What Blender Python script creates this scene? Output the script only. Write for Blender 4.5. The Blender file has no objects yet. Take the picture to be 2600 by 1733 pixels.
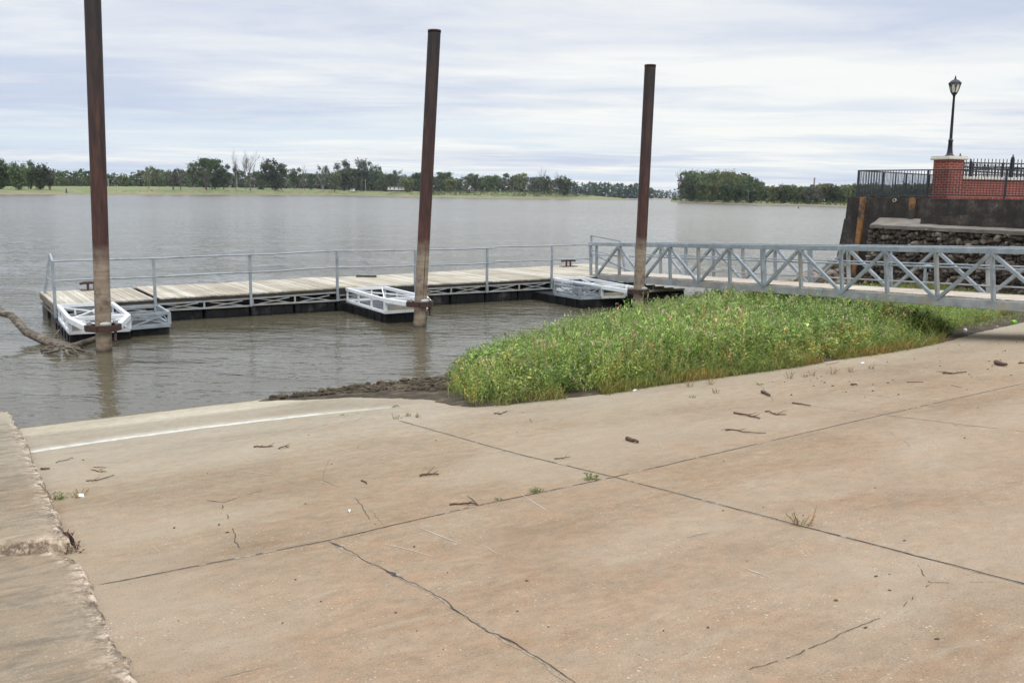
import bpy, math, random
import numpy as np
from mathutils import Vector, Matrix, noise as mnoise
R = random.Random(7)
NR = np.random.default_rng(11)
sc = bpy.context.scene
col = sc.collection

# ------------------------------------------------------------------ camera
F = 2300.0; CX, CY = 1300.0, 866.5; H = 3.7          # focal length and centre in photo pixels, eye height over the river
TH = math.atan(372.0 / F); RO = math.radians(0.95)
fw = np.array([0, math.cos(TH), -math.sin(TH)]); u0 = np.array([0, math.sin(TH), math.cos(TH)]); ex = np.array([1.0, 0, 0])
cR = math.cos(RO) * ex + math.sin(RO) * u0; cU = -math.sin(RO) * ex + math.cos(RO) * u0
CAM = np.array([0, 0, H])
cam = bpy.data.cameras.new('camera'); cam.sensor_width = 36; cam.lens = 36 * F / 2600; cam.clip_start = 0.1; cam.clip_end = 20000
camo = bpy.data.objects.new('camera', cam); col.objects.link(camo)
M = Matrix(((cR[0], cU[0], -fw[0], 0), (cR[1], cU[1], -fw[1], 0), (cR[2], cU[2], -fw[2], H), (0, 0, 0, 1)))
camo.matrix_world = M
sc.camera = camo

# ------------------------------------------------------------------ world: thin overcast over a daylight sky
SUN_EL, SUN_AZ = math.radians(48), math.radians(150)
SKY_BASE, SKY_ZEN = 6.1, 2.3
w = bpy.data.worlds.new('World'); sc.world = w; w.use_nodes = True
nt = w.node_tree; nt.nodes.clear()
def N(nt, t, **k):
    n = nt.nodes.new(t)
    for a, v in k.items():
        if a.startswith('i_'):
            key = a[2:]; key = int(key) if key.isdigit() else key.replace('_', ' ')
            n.inputs[key].default_value = v
        else: setattr(n, a, v)
    return n
def L(nt, a, b): nt.links.new(a, b)
def Mth(nt, op, a, b=None, c=None, clamp=False):
    n = nt.nodes.new('ShaderNodeMath'); n.operation = op; n.use_clamp = clamp
    for i, v in enumerate((a, b, c)):
        if v is None: continue
        if isinstance(v, (int, float)): n.inputs[i].default_value = v
        else: nt.links.new(v, n.inputs[i])
    return n.outputs[0]
def Mix(nt, fac, a, b, mode='MIX'):
    n = nt.nodes.new('ShaderNodeMix'); n.data_type = 'RGBA'; n.blend_type = mode
    for i, v in ((0, fac), (6, a), (7, b)):
        if isinstance(v, (int, float)): n.inputs[i].default_value = v
        elif isinstance(v, (tuple, list)): n.inputs[i].default_value = tuple(v) + ((1,) if len(v) == 3 else ())
        else: nt.links.new(v, n.inputs[i])
    return n.outputs[2]
def Ramp(nt, fac, pts):
    n = nt.nodes.new('ShaderNodeValToRGB'); e = n.color_ramp.elements
    while len(e) < len(pts): e.new(0.5)
    for i, (p, c) in enumerate(pts):
        e[i].position = p; c = (c, c, c) if isinstance(c, (int, float)) else c; e[i].color = tuple(c) + (1,)
    nt.links.new(fac, n.inputs[0]); return n.outputs[0]
def Noise(nt, vec, scale, detail=4, rough=0.5, dist=0.0):
    n = nt.nodes.new('ShaderNodeTexNoise'); n.inputs['Scale'].default_value = scale; n.inputs['Detail'].default_value = detail
    n.inputs['Roughness'].default_value = rough; n.inputs['Distortion'].default_value = dist
    if vec is not None: nt.links.new(vec, n.inputs['Vector'])
    return n.outputs[0]
def Map(nt, vec, scale=(1, 1, 1), loc=(0, 0, 0), rot=(0, 0, 0)):
    n = nt.nodes.new('ShaderNodeMapping'); n.inputs['Scale'].default_value = scale; n.inputs['Location'].default_value = loc
    n.inputs['Rotation'].default_value = rot; nt.links.new(vec, n.inputs[0]); return n.outputs[0]

tc = N(nt, 'ShaderNodeTexCoord'); sep = N(nt, 'ShaderNodeSeparateXYZ'); L(nt, tc.outputs['Generated'], sep.inputs[0])
zz = Mth(nt, 'MAXIMUM', sep.outputs[2], 0.0); zc = Mth(nt, 'ADD', zz, 0.035)
cmb = N(nt, 'ShaderNodeCombineXYZ'); L(nt, Mth(nt, 'DIVIDE', sep.outputs[0], zc), cmb.inputs[0]); L(nt, Mth(nt, 'DIVIDE', sep.outputs[1], zc), cmb.inputs[1])
P = cmb.outputs[0]
wv = N(nt, 'ShaderNodeTexNoise'); wv.inputs['Scale'].default_value = 0.9; wv.inputs['Detail'].default_value = 3; L(nt, Map(nt, P, (0.5, 0.8, 1)), wv.inputs['Vector'])
wsub = N(nt, 'ShaderNodeVectorMath', operation='SUBTRACT'); L(nt, wv.outputs['Color'], wsub.inputs[0]); wsub.inputs[1].default_value = (.5, .5, .5)
wsc = N(nt, 'ShaderNodeVectorMath', operation='MULTIPLY'); L(nt, wsub.outputs[0], wsc.inputs[0]); wsc.inputs[1].default_value = (1.6, 0.9, 0)
wad = N(nt, 'ShaderNodeVectorMath', operation='ADD'); L(nt, P, wad.inputs[0]); L(nt, wsc.outputs[0], wad.inputs[1]); Pw = wad.outputs[0]
n1 = Noise(nt, Map(nt, Pw, (0.20, 0.30, 1), (3.4, 1.4, 0), (0, 0, 0.10)), 1.0, 4, 0.5)
n2 = Noise(nt, Map(nt, Pw, (0.45, 0.95, 1), (9.0, 3.0, 0), (0, 0, -0.08)), 1.0, 7, 0.62)
n4 = Noise(nt, Map(nt, Pw, (1.3, 2.2, 1), (1.7, 4.4, 0), (0, 0, 0.25)), 1.0, 7, 0.62)
n3 = Noise(nt, Map(nt, Pw, (0.14, 0.22, 1), (5.3, 9.2, 0)), 1.0, 4, 0.55)
cl = Mth(nt, 'ADD', Mth(nt, 'ADD', Mth(nt, 'MULTIPLY', n1, 0.66), Mth(nt, 'MULTIPLY', n2, 0.17)), Mth(nt, 'MULTIPLY', n4, 0.17))
# heavier grey cloud overhead, brighter and whiter towards the opposite bank
hb = Ramp(nt, zz, [(0.0, 0.55), (0.07, 0.62), (0.14, 0.56), (0.22, 0.46), (0.34, 0.47)])
cl = Mth(nt, 'ADD', cl, Mth(nt, 'MULTIPLY', Mth(nt, 'SUBTRACT', hb, 0.5), 0.55))
cloudc = Ramp(nt, cl, [(0.36, (0.60, 0.69, 0.90)), (0.45, (0.70, 0.77, 0.93)), (0.53, (0.92, 0.95, 1.01)), (0.61, (1.10, 1.11, 1.08))])
gap = Ramp(nt, n3, [(0.40, 0.9), (0.50, 0.0)])
low = Mth(nt, 'SUBTRACT', 1.0, Mth(nt, 'MULTIPLY', zz, 6.0), clamp=True)
stripe = Ramp(nt, n2, [(0.40, 1.0), (0.56, 0.0)])
gap = Mth(nt, 'MULTIPLY', Mth(nt, 'MAXIMUM', gap, Mth(nt, 'MULTIPLY', stripe, 0.5)), low)
cloudc = Mix(nt, gap, cloudc, (0.70, 0.84, 1.0))
gain = Mth(nt, 'MULTIPLY', Mth(nt, 'ADD', 1.0, Mth(nt, 'MULTIPLY', Mth(nt, 'MAXIMUM', Mth(nt, 'SUBTRACT', zz, 0.28), 0.0), SKY_ZEN * 1.4)), SKY_BASE * 1.38)
sc_n = N(nt, 'ShaderNodeVectorMath', operation='SCALE'); L(nt, cloudc, sc_n.inputs[0]); L(nt, gain, sc_n.inputs['Scale'])
sky = N(nt, 'ShaderNodeTexSky', sky_type='NISHITA', sun_disc=False, sun_elevation=SUN_EL, sun_rotation=SUN_AZ)
skyc = Mix(nt, 0.93, sky.outputs[0], sc_n.outputs[0])
bg = N(nt, 'ShaderNodeBackground', i_Strength=0.1); L(nt, skyc, bg.inputs[0])
out = N(nt, 'ShaderNodeOutputWorld'); L(nt, bg.outputs[0], out.inputs[0])
sun = bpy.data.lights.new('sun', 'SUN'); sun.energy = 1.0; sun.angle = math.radians(25); sun.color = (1, 0.96, 0.9)
suno = bpy.data.objects.new('sun', sun); col.objects.link(suno)
sd = Vector((math.sin(SUN_AZ) * math.cos(SUN_EL), math.cos(SUN_AZ) * math.cos(SUN_EL), math.sin(SUN_EL)))
suno.rotation_euler = sd.to_track_quat('Z', 'Y').to_euler()
sc.view_settings.view_transform = 'Standard'; sc.view_settings.look = 'None'
sc.view_settings.exposure = 0.1; sc.view_settings.gamma = 1.0
sc.cycles.max_bounces = 6; sc.cycles.diffuse_bounces = 3; sc.cycles.glossy_bounces = 3; sc.cycles.transparent_max_bounces = 8
sc.cycles.use_denoising = True

# ------------------------------------------------------------------ finding places: photo pixel -> point on a real plane
def ray(px, py): return fw * F + cR * (px - CX) - cU * (py - CY)
def at(px, py, z=0.0):
    r = ray(px, py); return CAM + r * ((z - H) / r[2])
def aty(px, py, y):
    r = ray(px, py); return CAM + r * (y / r[1])
def proj(p):
    v = np.asarray(p, float) - CAM; return CX + F * (v @ cR) / (v @ fw), CY - F * (v @ cU) / (v @ fw)
W_ = 1.10544                                             # the overview was read at 2352 px wide
def q(x, y): return x * W_, y * W_
SL = 0.1116; RP0 = at(50, 1085); ru = np.array([.8155, .5788, 0]); rn = np.array([.5788, -.8155, 0])
rv3 = rn * math.cos(math.atan(SL)) + np.array([0, 0, math.sin(math.atan(SL))]); rz3 = np.cross(rv3, ru)
def rampz(x, y): return SL * (rn[0] * (x - RP0[0]) + rn[1] * (y - RP0[1]))
def ramp(px, py, off=0.0):
    r = ray(px, py); t = (SL * (rn @ (CAM - RP0)) + off - H) / (r[2] - SL * (rn @ r)); return CAM + t * r
def ruv(px, py, off=0.0):
    p = ramp(px, py, off) - RP0; return float(p @ ru), float(p @ rv3)
RM = Matrix(((ru[0], rv3[0], rz3[0], RP0[0]), (ru[1], rv3[1], rz3[1], RP0[1]), (ru[2], rv3[2], rz3[2], RP0[2]), (0, 0, 0, 1)))

# ------------------------------------------------------------------ materials
def mat(name):
    m = bpy.data.materials.new(name); m.use_nodes = True; nt = m.node_tree
    b = nt.nodes['Principled BSDF']; tc = nt.nodes.new('ShaderNodeTexCoord')
    return m, nt, b, tc.outputs['Object']
def bump(nt, b, h, s=0.3, d=0.02):
    n = N(nt, 'ShaderNodeBump', i_Strength=s, i_Distance=d); L(nt, h, n.inputs['Height']); L(nt, n.outputs[0], b.inputs['Normal'])
def simple(name, c, rough=0.6, metal=0.0, var=0.25, scale=8.0, bmp=0.15, dirt=None):
    m, nt, b, v = mat(name)
    f = Noise(nt, v, scale, 6, 0.6)
    c2 = tuple(x * (1 - var) for x in c); c3 = tuple(min(1, x * (1 + var)) for x in c)
    cc = Ramp(nt, f, [(0.3, c2), (0.7, c3)])
    if dirt:
        dc, lo, hi, sc_ = dirt
        cc = Mix(nt, Ramp(nt, Noise(nt, v, sc_, 6, 0.65), [(lo, 0.0), (hi, 1.0)]), cc, dc)
    L(nt, cc, b.inputs['Base Color']); b.inputs['Roughness'].default_value = rough; b.inputs['Metallic'].default_value = metal
    if name == 'black_plastic_float': b.inputs['Specular IOR Level'].default_value = 0.15
    if bmp: bump(nt, b, Noise(nt, v, scale * 5, 4, 0.6), bmp, 0.01)
    return m
GALV = simple('galvanized_steel', (0.29, 0.325, 0.345), 0.5, 0.25, 0.22, 4.0, 0.08, ((0.15, 0.145, 0.13), 0.56, 0.74, 3.0))
GALVD = simple('dull_galvanized', (0.31, 0.32, 0.31), 0.55, 0.2, 0.25, 3.0, 0.08, ((0.36, 0.29, 0.17), 0.52, 0.72, 2.0))
WHITE = simple('white_painted_steel', (0.72, 0.74, 0.74), 0.45, 0.0, 0.08, 3.0, 0.03, ((0.33, 0.17, 0.08), 0.66, 0.78, 2.2))
TAN = simple('stained_plate', (0.40, 0.36, 0.27), 0.7, 0.0, 0.25, 3.0, 0.1)
GRATE = simple('grey_grating', (0.17, 0.17, 0.18), 0.7, 0.0, 0.25, 4.0, 0.1)
BLACKP = simple('black_plastic_float', (0.014, 0.014, 0.015), 0.5, 0.0, 0.4, 2.0, 0.05, ((0.09, 0.09, 0.085), 0.55, 0.8, 1.6))
RUBBER = simple('dark_fascia', (0.022, 0.021, 0.019), 0.7, 0.0, 0.4, 6.0)
RUST = simple('rusty_iron', (0.055, 0.027, 0.021), 0.75, 0.1, 0.35, 14.0, 0.3)
RUSTRED = simple('red_primer_iron', (0.085, 0.042, 0.033), 0.7, 0.1, 0.35, 10.0, 0.2)
BLKIRON = simple('black_iron', (0.014, 0.014, 0.02), 0.42, 0.2, 0.3, 9.0, 0.0)
DARKTRIM = simple('dark_grey_steel', (0.035, 0.037, 0.042), 0.5, 0.2, 0.3, 9.0, 0.0)
CAPST = simple('limestone_cap', (0.55, 0.52, 0.44), 0.8, 0.0, 0.12, 6.0, 0.2)
GLOBE = simple('frosted_lamp_glass', (0.62, 0.62, 0.52), 0.25, 0.0, 0.08, 3.0, 0.0)
TWIG = simple('dead_twig', (0.10, 0.055, 0.035), 0.85, 0.0, 0.4, 25.0, 0.3)
TWIGP = simple('bleached_twig', (0.36, 0.25, 0.16), 0.85, 0.0, 0.35, 25.0, 0.3)
BARK = simple('grey_bark', (0.13, 0.11, 0.09), 0.9, 0.0, 0.35, 0.5, 0.0)
PALEBARK = simple('pale_dead_wood', (0.34, 0.32, 0.29), 0.9, 0.0, 0.25, 0.5, 0.0)
ROCK = simple('riprap_limestone', (0.20, 0.17, 0.13), 0.85, 0.0, 0.45, 1.6, 0.5)
BUOYM = simple('buoy_paint', (0.05, 0.055, 0.06), 0.5)
CANM = simple('green_can_print', (0.22, 0.42, 0.06), 0.3, 0.3, 0.3, 30.0, 0.0)
TRASHW = simple('white_litter_plastic', (0.72, 0.72, 0.70), 0.4, 0.0, 0.1, 20.0, 0.0)
HOUSEW = simple('white_siding', (0.62, 0.62, 0.60), 0.6, 0.0, 0.1, 0.6, 0.0)
DARKGL = simple('dark_window_glass', (0.03, 0.035, 0.04), 0.15, 0.0, 0.2, 1.0, 0.0)
TIMB = simple('grey_timber', (0.16, 0.13, 0.10), 0.85, 0.0, 0.3, 1.0, 0.0)
CHIM = simple('chimney_concrete', (0.26, 0.20, 0.19), 0.8, 0.0, 0.1, 0.05, 0.0)

def plankmat(name, stops, rot=0.0, ax=0):
    m, nt, b, v = mat(name)
    g = N(nt, 'ShaderNodeNewGeometry')
    base = Ramp(nt, g.outputs['Random Per Island'], stops)
    s = (30, 1.2, 8) if ax == 1 else (1.2, 30, 8)
    gr = Noise(nt, Map(nt, v, s), 1.0, 5, 0.65)
    c = Mix(nt, 1.0, base, Ramp(nt, gr, [(0.25, (0.62, 0.60, 0.58)), (0.55, (1, 1, 1))]), 'MULTIPLY')
    st = Ramp(nt, Noise(nt, v, 0.9, 5, 0.6), [(0.35, (0.80, 0.76, 0.70)), (0.6, (1.04, 1.04, 1.04))])
    c = Mix(nt, 1.0, c, st, 'MULTIPLY')
    L(nt, c, b.inputs['Base Color']); b.inputs['Roughness'].default_value = 0.8
    bump(nt, b, gr, 0.25, 0.01); return m
DECK = plankmat('weathered_deck_boards', [(0.0, (0.35, 0.31, 0.235)), (0.35, (0.42, 0.38, 0.295)), (0.7, (0.48, 0.44, 0.35)), (1.0, (0.56, 0.53, 0.44))], ax=1)
FENDER = simple('orange_stained_timber', (0.24, 0.115, 0.034), 0.8, 0.0, 0.4, 3.5, 0.3, ((0.04, 0.035, 0.03), 0.47, 0.62, 1.8))

def pilemat():
    m, nt, b, v = mat('rust_over_silt_pile')
    s = N(nt, 'ShaderNodeSeparateXYZ'); L(nt, v, s.inputs[0]); z = s.outputs[2]
    big = Noise(nt, v, 1.1, 5, 0.6); fine = Noise(nt, Map(nt, v, (9, 9, 1.2)), 1.0, 6, 0.65); ring = Noise(nt, Map(nt, v, (0.5, 0.5, 7)), 1.0, 4, 0.6)
    rust = Ramp(nt, fine, [(0.28, (0.012, 0.008, 0.009)), (0.5, (0.034, 0.016, 0.013)), (0.66, (0.070, 0.030, 0.022)), (0.8, (0.14, 0.075, 0.05))])
    up = Ramp(nt, Mth(nt, 'DIVIDE', z, 8.2), [(0.28, (1.9, 1.5, 1.3)), (0.50, (1.3, 1.15, 1.05)), (0.9, (0.5, 0.66, 0.66))])
    rust = Mix(nt, 1.0, rust, up, 'MULTIPLY')
    strk = Ramp(nt, Noise(nt, Map(nt, v, (22, 22, 0.45)), 1.0, 5, 0.6), [(0.66, 0.0), (0.76, 0.55)])
    rust = Mix(nt, strk, rust, (0.26, 0.23, 0.22))
    silt = Ramp(nt, ring, [(0.3, (0.17, 0.13, 0.09)), (0.5, (0.27, 0.21, 0.15)), (0.72, (0.36, 0.30, 0.23))])
    blotch = Ramp(nt, Noise(nt, v, 5.0, 6, 0.7), [(0.46, 0.0), (0.66, 0.75)])
    silt = Mix(nt, blotch, silt, (0.075, 0.052, 0.035))
    lvl = Mth(nt, 'ADD', z, Mth(nt, 'MULTIPLY', Mth(nt, 'SUBTRACT', big, 0.5), 0.25))
    f = Ramp(nt, Mth(nt, 'SUBTRACT', lvl, 1.75), [(0.30, 0.0), (0.36, 0.45), (0.55, 0.55), (0.72, 1.0)])
    c = Mix(nt, f, silt, rust)
    wet = Ramp(nt, Mth(nt, 'ADD', lvl, 0.0), [(0.03, 0.25), (0.12, 1.0)])
    c = Mix(nt, 1.0, c, wet, 'MULTIPLY')
    L(nt, c, b.inputs['Base Color']); b.inputs['Roughness'].default_value = 0.62
    bump(nt, b, fine, 0.35, 0.01); return m
PILE = pilemat()

def concretemat(name, slab=False):
    m, nt, b, v = mat(name)
    s = N(nt, 'ShaderNodeSeparateXYZ'); L(nt, v, s.inputs[0]); U, V = s.outputs[0], s.outputs[1]
    wob = Noise(nt, Map(nt, v, (0.5, 0.8, 1)), 1.0, 4, 0.5)
    Vw = Mth(nt, 'ADD', V, Mth(nt, 'MULTIPLY', Mth(nt, 'SUBTRACT', wob, 0.5), 0.55))
    grad = Ramp(nt, Mth(nt, 'DIVIDE', Vw, 14.0), [(0.0, (0.52, 0.46, 0.355)), (0.070, (0.55, 0.485, 0.375)), (0.095, (0.39, 0.335, 0.255)), (0.28, (0.405, 0.335, 0.25)), (0.42, (0.37, 0.285, 0.195)), (0.60, (0.355, 0.252, 0.162)), (0.80, (0.365, 0.252, 0.165)), (1.0, (0.39, 0.275, 0.185))])
    big = Ramp(nt, Noise(nt, Map(nt, v, (0.35, 0.7, 1), (4, 2, 0)), 1.0, 6, 0.62), [(0.3, (0.80, 0.77, 0.74)), (0.5, (1.0, 0.99, 0.99)), (0.7, (1.14, 1.16, 1.20))])
    c = Mix(nt, 1.0, grad, big, 'MULTIPLY')
    hue = Noise(nt, Map(nt, v, (3.4, 4.4, 1), (2, 7, 0), rot=(0, 0, -0.1)), 1.0, 9, 0.76)
    c = Mix(nt, 1.0, c, Ramp(nt, hue, [(0.34, (0.92, 0.97, 1.02)), (0.46, (0.98, 1.01, 1.05)), (0.54, (1.01, 1.0, 1.0)), (0.66, (1.05, 0.96, 0.93))]), 'MULTIPLY')
    med = Ramp(nt, Noise(nt, Map(nt, v, (6.0, 7.5, 1)), 1.0, 9, 0.80), [(0.34, (0.74, 0.72, 0.70)), (0.5, (1, 1, 1)), (0.66, (1.24, 1.24, 1.24))])
    c = Mix(nt, 0.75, c, med, 'MULTIPLY')
    str1 = Ramp(nt, Noise(nt, Map(nt, v, (1.5, 5.0, 1), rot=(0, 0, 0.04)), 1.0, 10, 0.80, 0.5), [(0.54, 0.0), (0.66, 0.40)])
    c = Mix(nt, str1, c, (0.49, 0.43, 0.34))
    str2 = Ramp(nt, Noise(nt, Map(nt, v, (1.9, 4.2, 1), (8, 3, 0), rot=(0, 0, -0.15)), 1.0, 10, 0.80, 0.6), [(0.54, 0.0), (0.70, 0.28)])
    c = Mix(nt, str2, c, (0.19, 0.14, 0.095))
    rustst = Ramp(nt, Noise(nt, Map(nt, v, (1.6, 8.0, 1), (3, 8, 0), rot=(0, 0, 0.30)), 1.0, 8, 0.72, 0.8), [(0.60, 0.0), (0.72, 0.50)])
    c = Mix(nt, Mth(nt, 'MULTIPLY', rustst, 0.55), c, (0.40, 0.22, 0.12))
    wash = Ramp(nt, Noise(nt, Map(nt, v, (0.22, 0.42, 1), (7, 3, 0), rot=(0, 0, 0.3)), 1.0, 6, 0.6, 0.6), [(0.44, 0.0), (0.62, 0.38)])
    c = Mix(nt, wash, c, (0.47, 0.405, 0.32))
    # exposed aggregate
    hi = Ramp(nt, Mth(nt, 'DIVIDE', V, 14.0), [(0.28, 0.10), (0.48, 0.95)])
    patch = Ramp(nt, Noise(nt, v, 0.9, 7, 0.72), [(0.44, 0.06), (0.62, 1.0)])
    for sc_, thr, r0_, r1_, amt, cc_ in ((34.0, 0.80, 0.16, 0.30, 0.95, (0.72, 0.63, 0.50)), (85.0, 0.62, 0.22, 0.40, 0.75, (0.58, 0.49, 0.38))):
        vo = N(nt, 'ShaderNodeTexVoronoi', i_Scale=sc_); L(nt, v, vo.inputs['Vector'])
        sel = N(nt, 'ShaderNodeSeparateColor'); L(nt, vo.outputs['Color'], sel.inputs[0])
        spot = Mth(nt, 'MULTIPLY', Ramp(nt, vo.outputs['Distance'], [(r0_, 1.0), (r1_, 0.0)]), Mth(nt, 'GREATER_THAN', sel.outputs[0], thr))
        c = Mix(nt, Mth(nt, 'MULTIPLY', Mth(nt, 'MULTIPLY', spot, hi), Mth(nt, 'MULTIPLY', patch, amt)), c, cc_)
        dk = Mth(nt, 'MULTIPLY', Ramp(nt, vo.outputs['Distance'], [(r0_, 1.0), (r1_, 0.0)]), Mth(nt, 'LESS_THAN', sel.outputs[1], 0.12))
        c = Mix(nt, Mth(nt, 'MULTIPLY', dk, 0.5), c, (0.14, 0.10, 0.07))
    grain = Noise(nt, v, 90.0, 4, 0.8)
    c = Mix(nt, 0.9, c, Ramp(nt, grain, [(0.3, (0.70, 0.69, 0.68)), (0.7, (1.26, 1.26, 1.26))]), 'MULTIPLY')
    # dried white line left by the falling river and the wet edge
    if not slab:
        qv = Mth(nt, 'ADD', Mth(nt, 'MULTIPLY', Mth(nt, 'ADD', Mth(nt, 'MULTIPLY', U, WLINE[0]), WLINE[1]), U), WLINE[2])
        wn = Noise(nt, Map(nt, v, (1.6, 1.6, 1)), 1.0, 8, 0.72)
        wl = Mth(nt, 'ADD', Mth(nt, 'SUBTRACT', V, qv), Mth(nt, 'MULTIPLY', Mth(nt, 'SUBTRACT', wn, 0.5), 0.22))
        aw = Ramp(nt, Mth(nt, 'ADD', wl, 0.5), [(0.05, 0.0), (0.34, 0.35), (0.45, 0.95), (0.52, 0.92), (0.56, 0.0)])
        uf = Ramp(nt, Mth(nt, 'DIVIDE', U, 10.0), [(0.36, 1.0), (0.54, 0.0)])
        c = Mix(nt, Mth(nt, 'MULTIPLY', Mth(nt, 'MULTIPLY', aw, uf), Ramp(nt, Noise(nt, v, 6.0, 8, 0.75), [(0.34, 0.25), (0.54, 1.0)])), c, (0.80, 0.79, 0.74))
        wet = Ramp(nt, Mth(nt, 'ADD', V, Mth(nt, 'MULTIPLY', Mth(nt, 'SUBTRACT', Noise(nt, v, 2.0, 4, 0.6), 0.5), 0.2)), [(0.06, (0.42, 0.40, 0.36)), (0.17, (1, 1, 1))])
        c = Mix(nt, 1.0, c, wet, 'MULTIPLY')
    else:
        c = Mix(nt, 1.0, c, (0.83, 0.86, 0.90), 'MULTIPLY')
        c = Mix(nt, 1.0, c, (1.0, .96, .90), 'MULTIPLY')
        c = Mix(nt, Ramp(nt, Noise(nt, Map(nt, v, (2.2, 5.0, 1), (1, 5, 0)), 1.0, 9, 0.75, 0.5), [(0.48, 0.0), (0.62, 0.6)]), c, (0.14, 0.115, 0.09))
        c = Mix(nt, Ramp(nt, Noise(nt, Map(nt, v, (1.8, 5.2, 1), (6, 1, 0)), 1.0, 9, 0.75, 0.5), [(0.54, 0.0), (0.68, 0.6)]), c, (0.46, 0.40, 0.31))
    c = Mix(nt, 1.0, c, (0.745, 0.75, 0.70), 'MULTIPLY')
    if slab:
        at_ = N(nt, 'ShaderNodeAttribute', attribute_name='tint'); es = N(nt, 'ShaderNodeSeparateColor'); L(nt, at_.outputs['Color'], es.inputs[0])
        en = Noise(nt, v, 9.0, 10, 0.82)
        c = Mix(nt, Mth(nt, 'MULTIPLY', es.outputs[0], Ramp(nt, en, [(0.46, 0.0), (0.56, 0.95)])), c, (0.62, 0.50, 0.38))
        c = Mix(nt, Mth(nt, 'MULTIPLY', es.outputs[0], Ramp(nt, Noise(nt, v, 7.0, 10, 0.82), [(0.50, 0.0), (0.58, 0.95)])), c, (0.085, 0.062, 0.045))
    L(nt, c, b.inputs['Base Color']); b.inputs['Roughness'].default_value = 0.88; b.inputs['Specular IOR Level'].default_value = 0.25
    h = Mth(nt, 'ADD', Mth(nt, 'MULTIPLY', grain, 0.4), Noise(nt, v, 14.0, 6, 0.7))
    bump(nt, b, h, 0.35, 0.012); return m
_w = np.array([ruv(*p) for p in ((75, 1148), (354, 1106.5), (636, 1073), (829, 1048.5), (1051, 1029))]); WLINE = [float(t) for t in np.polyfit(_w[:, 0], _w[:, 1], 2)]
CONC = concretemat('ramp_concrete'); SLABM = concretemat('old_slab_concrete', True)
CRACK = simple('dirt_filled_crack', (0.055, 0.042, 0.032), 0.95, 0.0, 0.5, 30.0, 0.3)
CHIP = simple('chipped_concrete_edge', (0.25, 0.205, 0.15), 0.95, 0.0, 0.4, 20.0, 0.5)

def watermat():
    m, nt, b, v = mat('muddy_river_water')
    sil = Ramp(nt, Noise(nt, v, 0.05, 4, 0.5), [(0.3, (0.080, 0.070, 0.042)), (0.7, (0.102, 0.090, 0.060))])
    L(nt, sil, b.inputs['Base Color']); b.inputs['IOR'].default_value = 1.333
    a = Noise(nt, Map(nt, v, (1.3, 3.0, 1), rot=(0, 0, 0.30)), 1.0, 3, 0.55, 0.6)
    c = Noise(nt, Map(nt, v, (4.2, 8.5, 1), rot=(0, 0, -0.2)), 1.0, 3, 0.5, 0.4)
    d = Noise(nt, Map(nt, v, (0.18, 0.5, 1), rot=(0, 0, 0.2)), 1.0, 3, 0.5)
    calm = Ramp(nt, Noise(nt, Map(nt, v, (0.16, 0.26, 1), rot=(0, 0, 0.4)), 1.0, 5, 0.6), [(0.38, 0.22), (0.62, 1.15)])
    h = Mth(nt, 'ADD', Mth(nt, 'MULTIPLY', Mth(nt, 'ADD', a, Mth(nt, 'MULTIPLY', c, 0.34)), calm), Mth(nt, 'MULTIPLY', d, 1.2))
    sp_ = N(nt, 'ShaderNodeSeparateXYZ'); L(nt, v, sp_.inputs[0])
    # unresolved far ripples: facets finer than a pixel, flat nearby
    tn = N(nt, 'ShaderNodeTexNoise'); tn.inputs['Scale'].default_value = 1.0; tn.inputs['Detail'].default_value = 2; L(nt, Map(nt, v, (2.2, 5.0, 1)), tn.inputs['Vector'])
    ts = N(nt, 'ShaderNodeVectorMath', operation='SUBTRACT'); L(nt, tn.outputs['Color'], ts.inputs[0]); ts.inputs[1].default_value = (.5, .5, .5)
    tm = N(nt, 'ShaderNodeVectorMath', operation='MULTIPLY'); L(nt, ts.outputs[0], tm.inputs[0]); tm.inputs[1].default_value = (1, 1, 0)
    tk = N(nt, 'ShaderNodeVectorMath', operation='SCALE'); L(nt, tm.outputs[0], tk.inputs[0]); L(nt, Ramp(nt, Mth(nt, 'DIVIDE', sp_.outputs[1], 300.0), [(0.07, 0.0), (0.22, 0.65), (0.8, 1.0)]), tk.inputs['Scale'])
    ta = N(nt, 'ShaderNodeVectorMath', operation='ADD'); L(nt, tk.outputs[0], ta.inputs[0]); ta.inputs[1].default_value = (0, 0, 1)
    tnn = N(nt, 'ShaderNodeVectorMath', operation='NORMALIZE'); L(nt, ta.outputs[0], tnn.inputs[0])
    bn = N(nt, 'ShaderNodeBump', i_Strength=1.0, i_Distance=0.046); L(nt, h, bn.inputs['Height']); L(nt, tnn.outputs[0], bn.inputs['Normal']); L(nt, bn.outputs[0], b.inputs['Normal'])
    L(nt, Ramp(nt, Mth(nt, 'DIVIDE', sp_.outputs[1], 300.0), [(0.08, 0.05), (0.22, 0.12), (0.7, 0.20)]), b.inputs['Roughness'])
    return m
WATER = watermat()

def mudmat():
    m, nt, b, v = mat('dark_river_mud')
    c = Ramp(nt, Noise(nt, v, 3.0, 7, 0.7), [(0.3, (0.020, 0.0155, 0.009)), (0.5, (0.060, 0.046, 0.027)), (0.68, (0.15, 0.115, 0.072))])
    L(nt, c, b.inputs['Base Color']); b.inputs['Roughness'].default_value = 0.85; b.inputs['Specular IOR Level'].default_value = 0.25
    bump(nt, b, Noise(nt, v, 12.0, 6, 0.7), 0.8, 0.05); return m
MUD = mudmat()

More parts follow.
